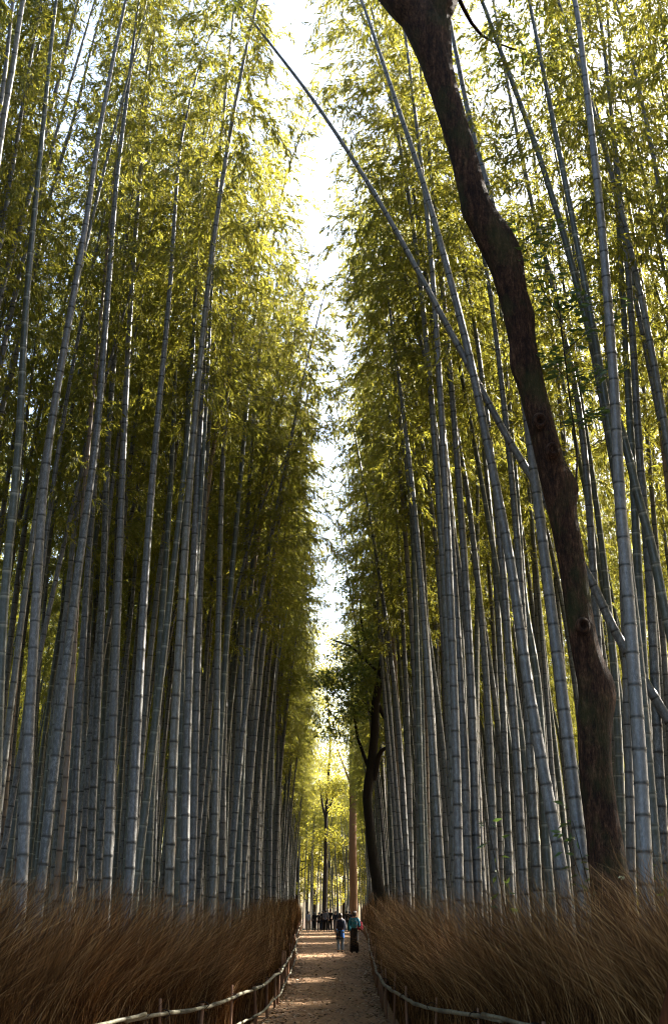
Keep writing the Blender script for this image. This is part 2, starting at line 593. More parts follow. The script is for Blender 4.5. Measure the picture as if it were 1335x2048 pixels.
# ---- the bamboo that stand out in the photograph, each traced along its own culm
# (kind, culm width px at the foot, diameter m, [(x, y) up the culm], label or None)
HAND = [
 ('grey', 26, .155, [(43, 1790), (47, 1700), (73, 1200), (98, 890), (168, 472), (204, 236), (252, 0)], None),
 ('grey', 23, .15, [(80, 1790), (90, 1700), (149, 1200), (191, 890), (213, 630), (233, 367), (257, 173), (278, 0)], None),
 ('green', 24, .15, [(-14, 1780), (-4, 1500), (8, 1220), (37, 900), (50, 650), (65, 470), (85, 270), (113, 0)], None),
 ('grey', 30, .16, [(-95, 1780), (-85, 1200), (-55, 700), (0, 290), (25, 140), (47, 0)], None),
 ('grey', 24, .15, [(-130, 1780), (-110, 1300), (-60, 880), (5, 577), (60, 390), (110, 190), (157, 0)], None),
 ('grey', 19, .14, [(-55, 1780), (-45, 1300), (-10, 900), (30, 720), (63, 566), (105, 380), (150, 230), (185, 90), (212, 0)], None),
 ('grey', 28, .15, [(-110, 1780), (-90, 1200), (-60, 700), (-25, 400), (10, 150), (27, 0)], None),
 ('grey', 20, .15, [(213, 1790), (217, 1700), (236, 1200), (247, 900), (262, 600), (285, 300), (310, 60)], None),
 ('grey', 22, .155, [(256, 1790), (262, 1700), (288, 1200), (310, 900), (338, 600), (357, 330)], None),
 ('green', 18, .14, [(270, 1790), (281, 1700), (340, 1200), (374, 880), (390, 600), (400, 330)], None),
 ('grey', 18, .14, [(138, 1790), (144, 1700), (172, 1200), (187, 1000), (215, 700), (240, 400), (270, 100)], None),
 ('green', 16, .14, [(358, 1790), (360, 1700), (366, 1200), (372, 900), (385, 650), (415, 300)], None),
 ('brown', 14, .11, [(112, 1790), (120, 1700), (136, 1500), (168, 1000), (205, 600), (240, 250)], 'slim dry tan-brown bamboo across the path from the big dark trunk, amid thicker grey ones'),
 ('grey', 12, .12, [(396, 1800), (404, 1700), (428, 1450), (470, 1200), (520, 1020), (566, 925)], 'slim pale silvery bamboo bowing over towards the path, across from the big dark trunk'),
 ('grey', 17, .145, [(424, 1800), (428, 1700), (438, 1200), (447, 900), (470, 600), (480, 450)], None),
 ('grey', 17, .145, [(382, 1800), (386, 1700), (400, 1200), (415, 900), (440, 600)], None),
 ('grey', 18, .145, [(180, 1790), (184, 1650), (205, 1200), (222, 800), (262, 400), (300, 100)], None),
 ('green', 15, .14, [(475, 1810), (478, 1700), (500, 1200), (520, 1000), (545, 800)], None),
 ('grey', 29, .17, [(1166, 1790), (1160, 1700), (1128, 1427), (1089, 1120), (1074, 1000), (1035, 700), (985, 418), (947, 276), (909, 95), (890, 0)], 'thick grey bamboo rising close behind the big dark trunk and crossing behind it'),
 ('grey', 27, .17, [(1128, 1790), (1115, 1700), (1089, 1560), (1054, 1361), (1019, 1120), (978, 908), (938, 713), (890, 523), (843, 357), (795, 214), (752, 86), (724, 5)], 'tall thick mottled grey bamboo bowing far over the path, beside the leaning bamboo\'s lower edge'),
 ('green', 19, .15, [(1100, 1790), (1092, 1690), (1076, 1383), (1049, 1207), (1036, 1032), (1027, 920), (1011, 742), (995, 560)], None),
 ('grey', 20, .155, [(1048, 1790), (1045, 1757), (1032, 1515), (1016, 1295), (1003, 1120), (975, 850), (940, 600)], None),
 ('grey', 18, .15, [(992, 1790), (988, 1735), (970, 1339), (940, 1032), (919, 899), (890, 720), (850, 500)], None),
 ('grey', 19, .15, [(964, 1790), (960, 1735), (944, 1400), (926, 1207), (900, 1032), (876, 894), (847, 713), (814, 571), (785, 452)], None),
 ('grey', 33, .175, [(1291, 1770), (1278, 1515), (1256, 1207), (1238, 988), (1226, 760), (1200, 430), (1165, 120), (1148, 0)], 'thickest pale grey bamboo, standing beside the big dark trunk and crossed by the leaning bamboo'),
 ('green', 24, .16, [(1318, 1770), (1309, 1669), (1291, 1427), (1276, 1164), (1262, 900), (1245, 600), (1228, 300), (1212, 0)], None),
 ('green', 25, .16, [(1440, 1770), (1420, 1600), (1335, 1250), (1304, 1100), (1273, 988), (1247, 880), (1185, 690), (1128, 476), (1076, 309), (1033, 190), (985, 62), (962, 0)], 'green-grey bamboo curving strongly over beside the big dark trunk, above the leaning one'),
 ('grey', 23, .155, [(1330, 1770), (1320, 1600), (1300, 1200), (1276, 880), (1257, 571), (1228, 285), (1204, 71), (1190, 0)], None),
 ('grey', 24, .155, [(1455, 1770), (1440, 1400), (1400, 900), (1335, 476), (1295, 262), (1257, 95), (1228, 0)], None),
 ('grey', 20, .15, [(1262, 1780), (1258, 1600), (1242, 1100), (1214, 713), (1180, 333), (1147, 143), (1119, 0)], None),
 ('brown', 16, .12, [(1395, 1770), (1380, 1400), (1323, 880), (1290, 618), (1252, 380), (1225, 180)], 'dry tan-brown bamboo among the grey ones on the big dark trunk\'s side'),
 ('grey', 15, .14, [(910, 1800), (905, 1735), (893, 1400), (872, 1100), (846, 899), (815, 713), (790, 600)], None),
 ('grey', 13, .13, [(874, 1800), (870, 1735), (858, 1400), (845, 1100), (826, 899), (800, 713), (771, 547), (752, 428)], None),
 ('grey', 10, .11, [(854, 1800), (850, 1735), (840, 1300), (820, 1000), (795, 832), (757, 666), (728, 547), (697, 425)], 'slender bamboo whose thin bare tip bends out into the sky gap'),
 ('brown', 9, .1, [(859, 1805), (857, 1735), (851, 1400), (846, 1200), (838, 1000)], 'thin rust-brown dead bamboo among grey ones on the big dark trunk\'s side'),
 ('grey', 21, .155, [(1222, 1780), (1215, 1650), (1195, 1300), (1165, 880), (1120, 640), (1066, 420), (1030, 250), (1000, 90), (985, 0)], None),
 ('grey', 20, .15, [(1075, 1790), (1070, 1700), (1056, 1450), (1035, 1100), (1006, 800), (975, 560)], None),
 ('grey', 17, .15, [(1020, 1790), (1016, 1700), (1004, 1400), (986, 1100), (960, 850), (925, 620)], None),
 ('green', 17, .145, [(938, 1800), (935, 1700), (922, 1300), (905, 1050), (880, 800), (858, 600)], None),
 ('grey', 20, .145, [(918, 1790), (908, 1400), (886, 900), (860, 500), (826, 200), (800, 0)], None),
 ('grey', 19, .145, [(912, 1790), (900, 1400), (870, 900), (832, 500), (782, 200), (738, 0)], None),
 ('grey', 18.7, .145, [(938, 1790), (916, 1300), (880, 800), (826, 380), (765, 150), (712, 0)], None),
 ('grey', 20, .145, [(338, 1790), (352, 1400), (385, 900), (425, 500), (472, 200), (515, 0)], None),
 ('grey', 18.5, .145, [(955, 1790), (938, 1300), (908, 850), (872, 450), (842, 150), (822, -50)], None),
 ('grey', 19, .145, [(368, 1790), (377, 1400), (398, 900), (424, 500), (450, 200), (470, 0)], None),
 ('grey', 14, .14, [(468, 1800), (479, 1400), (500, 950), (530, 600), (566, 380), (610, 250)], None),
 ('green', 9, .14, [(795, 1800), (791, 1500), (781, 1200), (762, 950), (738, 750)], None),
 ('grey', 9.2, .14, [(538, 1800), (545, 1500), (559, 1200), (585, 950), (620, 760)], None),
]
occupied = []
n_hand = 0
for hi, (kind, wpx, D, pts, lab) in enumerate(HAND):
    rng = np.random.default_rng(100 + hi)
    Y = D * 2600.0 / wpx
    side = 'l' if pts[0][0] < 667 else 'r'
    # keep it behind the brush fence
    for _ in range(40):
        x0 = at(pts[0][0], pts[0][1], Y).x
        if side == 'l' and x0 > lx(Y) - .62 or side == 'r' and x0 < rx(Y) + .62:
            Y += .4
        else:
            break
    lean = rng.uniform(-.06, .10)                 # drifts along the path with height
    W3 = []
    for (px, py) in pts:
        q = at(px, py, Y)
        z0 = max(0, q.z)
        q = at(px, py, Y + lean * z0)
        W3.append(np.array(q))
    d0 = W3[1] - W3[0]
    foot = W3[0] + d0 / max(.3, d0[2]) * (gz(Y) - .05 - W3[0][2])
    foot = np.array([W3[0][0] + (foot[0] - W3[0][0]) * .6, Y, gz(Y) - .05])
    W3 = [foot] + [p for p in W3 if p[2] > gz(Y) + .4]
    # grow on past the last traced point, nodding over
    Hh = 17.5 * rng.uniform(.94, 1.06)
    if lab and ('silvery' in lab or 'bare tip' in lab): Hh = 0
    top = W3[-1]
    d = W3[-1] - W3[-2]
    d = d / np.linalg.norm(d)
    tow = np.array([1. if side == 'l' else -1., rng.uniform(-.4, .4), 0])
    rest = max(1.2 if Hh == 0 else 2.5, Hh - top[2])
    nst = max(3, int(rest / 1.2))
    for q in range(nst):
        d = d + tow * (.085 if Y < 30 else .05) + np.array([0, 0, -.02 * q / nst])
        d /= np.linalg.norm(d)
        top = top + d * rest / nst
        W3.append(top.copy())
    P = resample(W3, 120)
    root = empty('bamboo', tuple(P[0]))
    Pl = P - P[0]
    mt = M['culm_' + kind]
    vis_top = pts[-1][1]
    fill = hi >= len(HAND) - 9
    st = .5 if fill else (.86 if Y < 17 else .74 if Y < 19.5 else .55)
    if kind == 'brown': st = max(st, .75)
    cm, bm_, lm = bamboo_meshes(Pl, D / 2 * .97, rng, mt, st, (2.3 if Y < 21 else 1.5) if fill else 2.0, (1.4 if Y < 21 else .9) if fill else .9, .125)
    obj('culm', cm, root)
    tag(obj('branches', bm_, root), kind='stuff')
    if kind != 'brown':
        obj('foliage', lm, root)
    describe(root, kind, P[0][0], P[0][1], D / .145, lab)
    occupied.append((P[0][0], P[0][1]))
    n_hand += 1

# ---- the long bamboo that leans across the whole path
def leaning_bamboo():
    rng = np.random.default_rng(77)
    Y = 17.2
    px = [(1335, 1440), (1230, 1265), (1180, 1160), (1065, 960), (1000, 850), (850, 570), (750, 390), (640, 220), (550, 100), (470, 0)]
    W3 = [np.array(at(x, y, Y + .02 * k)) for k, (x, y) in enumerate(px)]
    d = W3[0] - W3[1]
    foot = W3[0] + d * ((W3[0][2] - gz(Y) + .05) / -d[2])
    d2 = W3[-1] - W3[-2]
    d2 /= np.linalg.norm(d2)
    ext = [W3[-1] + d2 * 1.5 + np.array([0, 0, -.1]), W3[-1] + d2 * 3.0 + np.array([-.2, 0, -.6])]
    P = resample([foot] + W3 + ext, 130)
    root = empty('bamboo', tuple(P[0]))
    cm, bm_, lm = bamboo_meshes(P - P[0], .080, rng, M['culm_grey'], .88, .7, .5, taper=.78)
    obj('culm', cm, root); tag(obj('branches', bm_, root), kind='stuff'); obj('foliage', lm, root)
    tag(root, 'long bamboo leaning diagonally right across the path behind the big dark trunk', 'bamboo')
    return root
leaning_bamboo()

# ---- kinds that are copied
NV = 10
VAR = []
for v in range(NV):
    rng = np.random.default_rng(500 + v)
    H = rng.uniform(16.5, 18.8)
    t = np.linspace(0, 1, 90)
    bend = rng.uniform(.5, 2.1)
    x = bend * t ** 2.7 + .10 * np.sin(t * rng.uniform(4, 8) + rng.uniform(0, 6)) * t
    y = rng.uniform(-.5, .5) * t ** 2 + .08 * np.sin(t * rng.uniform(4, 9)) * t
    z = H * t - .12 * bend * t ** 5
    P = np.stack([x, y, z], 1)
    P[:, :2] -= P[0, :2]
    VAR.append(bamboo_meshes(P, rng.uniform(.064, .078), rng, M['culm_grey'], rng.uniform(.46, .60), rng.uniform(1.6, 2.1), 1.4, .12, sides=9))

spots = []
rngp = np.random.default_rng(11)
def ok(x, y, dmin):
    for (a, b) in occupied:
        if abs(a - x) < dmin and (a - x) ** 2 + (b - y) ** 2 < dmin * dmin:
            return False
    return True
GAP = []     # sun openings left in the stand: (x, y, radius)
hx, hy = math.sin(R(SUN_AZ)), math.cos(R(SUN_AZ))
for (tx_, ty_, rr_) in ((0, 56, 2.6), (0, 74, 1.6), (0, 90, 2.6), (0, 104, 1.8), (-3.0, 19, .9), (-2.4, 27, .9), (-2.6, 36, .9), (2.0, 31, .7), (-3.4, 14, .8)):
    for q in np.arange(7.5, 30, .8):
        GAP.append((tx_ + hx * q, ty_ + hy * q, rr_))
for it in range(60000):
    side = rngp.choice([-1, 1])
    y = rngp.uniform(2, 128)
    off = .75 + (36 if side < 0 else 23) * rngp.random() ** 1.4
    x = (lx(y) - off) if side < 0 else (rx(y) + off)
    near = abs(x) < .30 * y + 4
    if not near and rngp.random() < .5: continue
    if y < 12 and abs(x) / max(y, .1) < .262 + .05: continue
    # leave the big tree, its sight lines and the traced bamboo clear
    if side > 0 and (x - 3.1) ** 2 + (y - 15) ** 2 < .6: continue
    if y < 15.5 and abs(x) < .34 * y + 1.8: continue
    if y < 20 and abs(x) < .17 * y + 1.2: continue
    if not ok(x, y, (.68 if off < 6 else 1.35 if off < 20 else 1.9)): continue
    if any((x - a) ** 2 + (y - b) ** 2 < r * r for a, b, r in GAP): continue
    if len(spots) > 2400: break
    occupied.append((x, y))
    spots.append((x, y, side))
# beyond the far bend the stand closes across the axis
for it in range(900):
    x = rngp.uniform(-26, 26); y = rngp.uniform(131, 175)
    if not ok(x, y, 1.5): continue
    if -6 < x < 5 and y < 140: continue
    occupied.append((x, y)); spots.append((x, y, -1 if x < 0 else 1))

def place_params(x, y, side):
    toward = 0 if side < 0 else math.pi          # local +X bends to the path
    rz = toward + rngp.normal(0, .75)
    inner = (lx(y) - x if side < 0 else x - rx(y)) < 2.2
    if inner and y > 24: rz = toward + rngp.choice([-1, 1]) * rngp.uniform(.45, 1.6)
    sc = rngp.uniform(.86, 1.12)
    th = rngp.uniform(.82, 1.12)
    tx, ty = rngp.normal(0, .022), rngp.normal(.015, .025)
    return rz, sc, th, tx, ty

params = [(x, y, s) + place_params(x, y, s) + (int(rngp.integers(NV)),) for x, y, s in spots]
def seen(p):
    x, y = p[0], p[1]
    if abs(x) > .29 * y + 1.0 or y < 8: return -1
    lateral = abs(x) - (abs(lx(y)) if x < 0 else rx(y))
    return 1.0 / y * math.exp(-lateral / 7.0) 
order = sorted(range(len(params)), key=lambda i: -seen(params[i]))
N_IND = 298 - n_hand
ind = order[:N_IND]
rest = order[N_IND:]
proto = {}
for i in ind:
    x, y, s, rz, sc, th, tx, ty, v = params[i]
    side = 'l' if s < 0 else 'r'
    kr = rngp.random()
    kind = 'grey' if kr < .66 else ('green' if kr < .92 else 'brown')
    root = empty('bamboo', (x, y, gz(y) - .04))
    root.rotation_euler = (tx, ty, rz)
    root.scale = (th, th, sc)
    for nme, me in zip(('culm', 'branches', 'foliage'), VAR[v]):
        if kind == 'brown' and nme == 'foliage': continue
        c = bpy.data.objects.new(nme, me)
        link(c, root)
        if nme == 'branches': c['kind'] = 'stuff'
        if nme == 'culm' and kind != 'grey': set_mat(c, M['culm_' + kind])
        proto.setdefault((v, nme), c)
    describe(root, kind, x, y, th)

# ---- the remaining stand, one mass
def scatter_object(name, pts, variants, label, cat):
    """pts: (x, y, z, rx, ry, rz, sxy, sz, variant); variants: list of lists of source objects"""
    n = len(pts)
    A = np.array(pts, dtype=np.float32)
    me = bpy.data.meshes.new(name)
    me.vertices.add(n)
    me.vertices.foreach_set('co', A[:, :3].ravel())
    a = me.attributes.new('rot', 'FLOAT_VECTOR', 'POINT')
    a.data.foreach_set('vector', A[:, 3:6].ravel())
    a = me.attributes.new('scl', 'FLOAT_VECTOR', 'POINT')
    a.data.foreach_set('vector', A[:, [6, 6, 7]].ravel())
    a = me.attributes.new('vidx', 'INT', 'POINT')
    a.data.foreach_set('value', A[:, 8].astype(np.int32))
    o = obj(name, me)
    g = bpy.data.node_groups.new(name, 'GeometryNodeTree')
    g.interface.new_socket('Geometry', in_out='INPUT', socket_type='NodeSocketGeometry')
    g.interface.new_socket('Geometry', in_out='OUTPUT', socket_type='NodeSocketGeometry')
    N = g.nodes
    gi = N.new('NodeGroupInput'); go = N.new('NodeGroupOutput')
    J = N.new('GeometryNodeJoinGeometry')
    for srcs in variants:
        j = N.new('GeometryNodeJoinGeometry')
        for src in srcs:
            oi = N.new('GeometryNodeObjectInfo')
            oi.transform_space = 'ORIGINAL'
            oi.inputs['Object'].default_value = src
            oi.inputs['As Instance'].default_value = True
            g.links.new(oi.outputs['Geometry'], j.inputs[0])
        ti = N.new('GeometryNodeGeometryToInstance')
        g.links.new(j.outputs[0], ti.inputs[0])
        g.links.new(ti.outputs[0], J.inputs[0])
    ip = N.new('GeometryNodeInstanceOnPoints')
    ip.inputs['Pick Instance'].default_value = True
    def na(nm, typ):
        x = N.new('GeometryNodeInputNamedAttribute')
        x.data_type = typ
        x.inputs['Name'].default_value = nm
        return [q for q in x.outputs if q.enabled and q.name == 'Attribute'][0]
    g.links.new(gi.outputs[0], ip.inputs['Points'])
    g.links.new(J.outputs[0], ip.inputs['Instance'])
    g.links.new(na('vidx', 'INT'), ip.inputs['Instance Index'])
    er = N.new('FunctionNodeEulerToRotation')
    g.links.new(na('rot', 'FLOAT_VECTOR'), er.inputs[0])
    g.links.new(er.outputs[0], ip.inputs['Rotation'])
    g.links.new(na('scl', 'FLOAT_VECTOR'), ip.inputs['Scale'])
    g.links.new(ip.outputs[0], go.inputs[0])
    md = o.modifiers.new(name, 'NODES')
    md.node_group = g
    tag(o, label, cat, kind='stuff')
scatter_object('bamboo_grove', [(p[0], p[1], gz(p[1]) - .04, p[6], p[7], p[3], p[5], p[4], p[8]) for p in (params[i] for i in rest)],
               [[proto[(v, nme)] for nme in ('culm', 'branches', 'foliage') if (v, nme) in proto] for v in range(NV)],
               'dense bamboo grove filling the forest behind the nearer bamboo', 'bamboo grove')
print('BAMBOO', len(spots), 'individual', N_IND + n_hand + 1, 'rest', len(rest))

# ------------------------------------------------------------------ trees
def trunk_mesh(name, P, rad, sides, mat, rng, amp=.06, knobs=()):
    """rough trunk along polyline; knobs: (index frac, angle, height, width frac)"""
    n = len(P)
    ph = rng.uniform(0, 6.28, 8)
    T, N, B = frames(P)
    def disp(i, a):
        t = i / n
        d = 1 + amp * (np.sin(2 * a + 9 * t + ph[0]) * .6 + np.sin(3 * a - 14 * t + ph[1]) * .4 + np.sin(5 * a + 30 * t + ph[2]) * .25 + np.sin(a + 22 * t + ph[3]) * .5)
        for (f, vec, h, wd) in knobs:
            k = min(n - 1, int(f * n))
            va = math.atan2(np.dot(vec, B[k]), np.dot(vec, N[k]))
            da = (a - va + math.pi) % (2 * math.pi) - math.pi
            d = d + 1.7 * h * np.exp(-((t - f) / wd) ** 2 - (da / .55) ** 2)
        return d
    return tube_arrays(P, rad, sides, True, disp)

def clump_leaves(centers, radii, per, leafL, rng, aspect=.42, flat=.6, droop=-.2):
    O, D = [], []
    for c, r in zip(centers, radii):
        n = max(4, int(per * r * r))
        d = rng.normal(size=(n, 3)); d /= np.linalg.norm(d, axis=1)[:, None]
        q = d * (r * rng.random(n) ** .45)[:, None]
        q[:, 2] *= flat
        O.append(np.array(c) + q)
        D.append(d * .5 + rng.normal(0, .6, (n, 3)) + np.array([0, 0, droop]))
    O = np.vstack(O); D = np.vstack(D)
    L = leafL * rng.uniform(.7, 1.3, len(O))
    V, F = leaves_arrays(O, D, L, L * aspect, rng, .15)
    rnd = rng.random(len(O))
    return V, F, np.concatenate([rnd, rnd])

def big_tree():
    rng = np.random.default_rng(3)
    Y = 15.0
    px = [(1222, 1790, 92), (1215, 1740, 84), (1205, 1660, 76), (1192, 1560, 72), (1186, 1450, 70), (1187, 1380, 70), (1168, 1290, 62), (1156, 1220, 60), (1143, 1130, 60), (1128, 1050, 62), (1108, 960, 66), (1086, 870, 60), (1064, 780, 60), (1046, 690, 60), (1030, 610, 62), (1008, 530, 68), (975, 465, 68), (948, 400, 62), (930, 330, 58), (908, 250, 58), (886, 175, 62), (868, 110, 70), (858, 60, 80), (852, 25, 66), (848, 0, 30)]
    P, Rr = [], []
    for k, (x, y, wd) in enumerate(px):
        p = at(x, y, Y)
        dep = (p - Vector((0, 0, EYE))).dot(Vector((0, math.cos(PITCH), math.sin(PITCH))))
        P.append(np.array(p)); Rr.append(wd / 2 / 2500 * dep)
    foot = np.array([P[0][0] + .06, Y, gz(Y) - .1])
    P = [foot] + P; Rr = [Rr[0] * 1.25] + Rr
    n = 150
    PP = resample(P, n)
    s0 = np.concatenate([[0], np.cumsum([np.linalg.norm(P[i + 1] - P[i]) for i in range(len(P) - 1)])])
    RR = np.interp(np.linspace(0, s0[-1], n), s0, Rr)
    root = empty('tree', tuple(foot))
    zf = lambda y: float(np.interp(at(0, y, Y).z, PP[:, 2], np.linspace(0, 1, n)))
    right, front, left = np.array([1., 0, 0]), np.array([.1, -1., 0]), np.array([-1., 0, 0])
    knobs = [(zf(1380), right, .22, .016), (zf(1270), front, .22, .014), (zf(985), right, .30, .014), (zf(905), front, .30, .014), (zf(860), front, .26, .013), (zf(500), right, .30, .03), (zf(430), left, .12, .01), (zf(740), left, .16, .014), (zf(640), right, .15, .016), (zf(1440), right, .12, .02)]
    parts = [trunk_mesh('trunk', PP - foot, RR * .9, 28, None, rng, .035, knobs)]
    V, F = parts[0]
    obj('trunk', mesh_np('trunk', V, F, M['bark'], True), root)
    # knot holes: rings with a dark hollow
    for (x, y, r) in ((1073, 853, .055), (1097, 908, .05), (1158, 1268, .05)):
        c = at(x, y, Y)
        k = int(np.argmin(np.abs(PP[:, 2] - c.z)))
        ctr = PP[k] - foot + np.array([(c.x - PP[k][0]), -RR[k] * 1.42, 0])
        a = np.linspace(0, 6.283, 15)[:-1]
        ring = []
        for (rad_, dy) in ((1.9, .05), (1.35, -.012), (1.0, -.02), (.7, .01), (.35, .045), (.02, .06)):
            ring.append(np.stack([ctr[0] + np.cos(a) * r * rad_, np.full(14, ctr[1] + dy), ctr[2] + np.sin(a) * r * rad_ * 1.25], 1))
        V = np.vstack(ring)
        i = np.arange(5)[:, None] * 14; j = np.arange(14)[None, :]; j2 = (j + 1) % 14
        Q = np.stack([i + j, i + j2, i + 14 + j2, i + 14 + j], -1).reshape(-1, 4)
        obj('knot', mesh_np('knot', V, [Q], M['bark'], True), root)
    # the fork: two limbs
    base = PP[-7]
    limbs = []
    for tipx, tipy, w0, ext in ((806, 5, .25, np.array([-1.6, -.4, 3.2])), (885, 0, .22, np.array([.5, .6, 3.4]))):
        q = np.array(at(tipx, tipy, Y))
        pts = [PP[-24], PP[-15], base * .55 + q * .45 , q, q + ext * .35 + rng.normal(0, .1, 3), q + ext * .7 + rng.normal(0, .2, 3), q + ext]
        LP = resample(pts, 40)
        V, F = trunk_mesh('limb', LP - foot, np.interp(np.linspace(0, 1, 40), [0, .1, .25, .4, 1], [w0 * .45, w0 * .75, w0 * .95, w0, .07]), 18, None, rng, .04)
        obj('limb', mesh_np('limb', V, F, M['bark'], True), root)
        limbs.append(LP)
    # upper crown, above the frame
    cs, rs = [], []
    tw = []
    for LP in limbs:
        for k in range(9):
            b = LP[rng.integers(18, 40)]
            d = rng.normal(size=3) * np.array([1, 1, .5]) + np.array([0, 0, .5])
            d /= np.linalg.norm(d)
            e = b + d * rng.uniform(1.0, 2.2)
            tw.append(tube_arrays(resample([b, (b + e) / 2 + rng.normal(0, .12, 3), e], 8) - foot, np.linspace(.04, .012, 8), 6, False))
            cs.append(e - foot); rs.append(rng.uniform(.5, .9))
    V, F = join_arrays(tw)
    tag(obj('branches', mesh_np('branches', V, F, M['bark'], True), root), kind='stuff')
    V, F, rn = clump_leaves(cs, rs, 420, .11, rng)
    obj('crown', mesh_np('crown', V, F, M['broadleaf'], False, [('rnd', 'FACE', rn)]), root)
    # leafy shoot that springs from the knob on the trunk
    Ys = Y - .05
    stem = [(1150, 985), (1153, 900), (1142, 820), (1133, 740), (1121, 645)]
    fork1 = [(1121, 645), (1085, 580), (1055, 510), (1040, 440)]
    fork2 = [(1121, 645), (1112, 580), (1103, 500), (1098, 440)]
    fork3 = [(1121, 645), (1150, 605), (1175, 575)]
    side_ = [[(1140, 800), (1175, 765), (1215, 735)], [(1140, 765), (1105, 725), (1085, 700)], [(1150, 850), (1170, 835), (1190, 820)], [(1130, 700), (1190, 650), (1235, 600)]]
    sp = []
    O, D = [], []
    for ch, r0, r1 in [(stem, .014, .009), (fork1, .008, .003), (fork2, .008, .003), (fork3, .006, .003)] + [(c, .005, .002) for c in side_]:
        W = resample([np.array(at(x, y, Ys)) for x, y in ch], 14)
        W[:, 1] += rng.normal(0, .012, 14).cumsum() * .5
        sp.append(tube_arrays(W - foot, np.linspace(r0, r1, 14), 6, False))
        i0 = 5 if ch is stem else 2
        for k in range(i0, 14):
            m = 3 if ch is stem else 5
            for q in range(m):
                a = rng.uniform(0, 6.28)
                D.append((math.cos(a), math.sin(a) * .8, rng.uniform(-.15, .2)))
                O.append(W[k] - foot + rng.normal(0, .03, 3) + np.array([math.cos(a), math.sin(a), 0]) * rng.uniform(.01, .16))
    V, F = join_arrays(sp)
    sh = obj('leafy_shoot', mesh_np('leafy_shoot', V, F, M['bark_mid'], True), root)
    O = np.array(O); D = np.array(D)
    L = rng.uniform(.09, .17, len(O))
    V, F = leaves_arrays(O, D, L, L * .36, rng, .12)
    rn = rng.random(len(O))
    obj('leaves', mesh_np('leaves', V, F, M['young_leaf'], False, [('rnd', 'FACE', np.concatenate([rn, rn]))]), sh)
    tag(root, 'big dark crooked tree trunk with knots, forking high above the brushwood fence', 'tree')
    return root
big_tree()

def branch_tree(name, Y, chains, leaf_pts, label, mat, leaf_m, rng, leafL=.13, per=380, foot_px=None, sides=14, widths_px=True):
    """chains: list of [(x, y, width px)] in photo pixels, first one the trunk"""
    root = None
    foot = None
    for ci, ch in enumerate(chains):
        P, Rr = [], []
        for k, (x, y, wd) in enumerate(ch):
            p = at(x, y, Y + (0 if ci == 0 else (.25 * k * (1 if ci % 2 else -1))))
            dep = (p - Vector((0, 0, EYE))).dot(Vector((0, math.cos(PITCH), math.sin(PITCH))))
            P.append(np.array(p)); Rr.append(wd / 2 / 2500 * dep)
        if ci == 0:
            foot = np.array([P[0][0] + (P[0][0] - P[1][0]) * .3, Y, gz(Y) - .1])
            P = [foot] + P; Rr = [Rr[0] * 1.25] + Rr
            root = empty(name, tuple(foot))
        n = 14 * len(P)
        PP = resample(P, n)
        s0 = np.concatenate([[0], np.cumsum([np.linalg.norm(P[i + 1] - P[i]) for i in range(len(P) - 1)])])
        RR = np.interp(np.linspace(0, s0[-1], n), s0, Rr)
        V, F = trunk_mesh('t', PP - foot, RR, sides if ci == 0 else 8, None, rng, .05)
        obj('trunk' if ci == 0 else 'limb', mesh_np('trunk' if ci == 0 else 'limb', V, F, mat, True), root)
    cs = [np.array(at(x, y, Y + dy)) - foot for x, y, r, dy in leaf_pts]
    rs = [r for x, y, r, dy in leaf_pts]
    V, F, rn = clump_leaves(cs, rs, per, leafL, rng)
    obj('crown', mesh_np('crown', V, F, leaf_m, False, [('rnd', 'FACE', rn)]), root)
    tag(root, label, 'tree')
    return root

rng = np.random.default_rng(21)
lp = [(rng.uniform(635, 735), rng.uniform(1335, 1480), rng.uniform(.35, .8), rng.uniform(-1.2, 1.2)) for _ in range(26)]
lp += [(rng.uniform(690, 840), rng.uniform(1090, 1340), rng.uniform(.4, .8), rng.uniform(-1.5, 1.5)) for _ in range(26)]
lp += [(rng.uniform(660, 740), rng.uniform(1280, 1320), rng.uniform(.3, .5), rng.uniform(-1, 1)) for _ in range(6)]
branch_tree('tree', 44.0, [
    [(764, 1825, 27), (757, 1780, 24), (746, 1720, 21), (739, 1650, 19), (735, 1590, 20), (742, 1530, 19), (749, 1460, 17), (750, 1410, 16), (757, 1370, 15), (764, 1320, 13), (762, 1270, 11), (756, 1220, 8), (752, 1190, 6)],
    [(737, 1535, 9), (727, 1510, 7), (714, 1470, 6), (708, 1420, 5), (716, 1400, 3)],
    [(748, 1560, 11), (758, 1510, 10), (772, 1495, 7), (800, 1480, 5)],
    [(752, 1400, 10), (766, 1430, 9), (782, 1455, 7), (784, 1490, 6)],
    [(760, 1375, 9), (776, 1350, 8), (790, 1330, 6), (815, 1290, 7), (838, 1275, 7)],
    [(750, 1340, 6), (725, 1315, 6), (700, 1293, 5), (665, 1280, 3)],
    [(748, 1315, 5), (730, 1280, 5), (722, 1240, 4), (720, 1190, 3)],
    [(762, 1265, 7), (772, 1235, 7), (775, 1200, 5), (790, 1170, 4)],
    [(757, 1225, 5), (738, 1195, 4), (725, 1170, 3)],
    [(745, 1440, 4), (735, 1415, 3), (725, 1402, 2)]],
    lp, 'slender dark crooked tree with bare branches beside the far brushwood fence', M['bark_mid'], M['broadleaf'], rng, .14, 300)

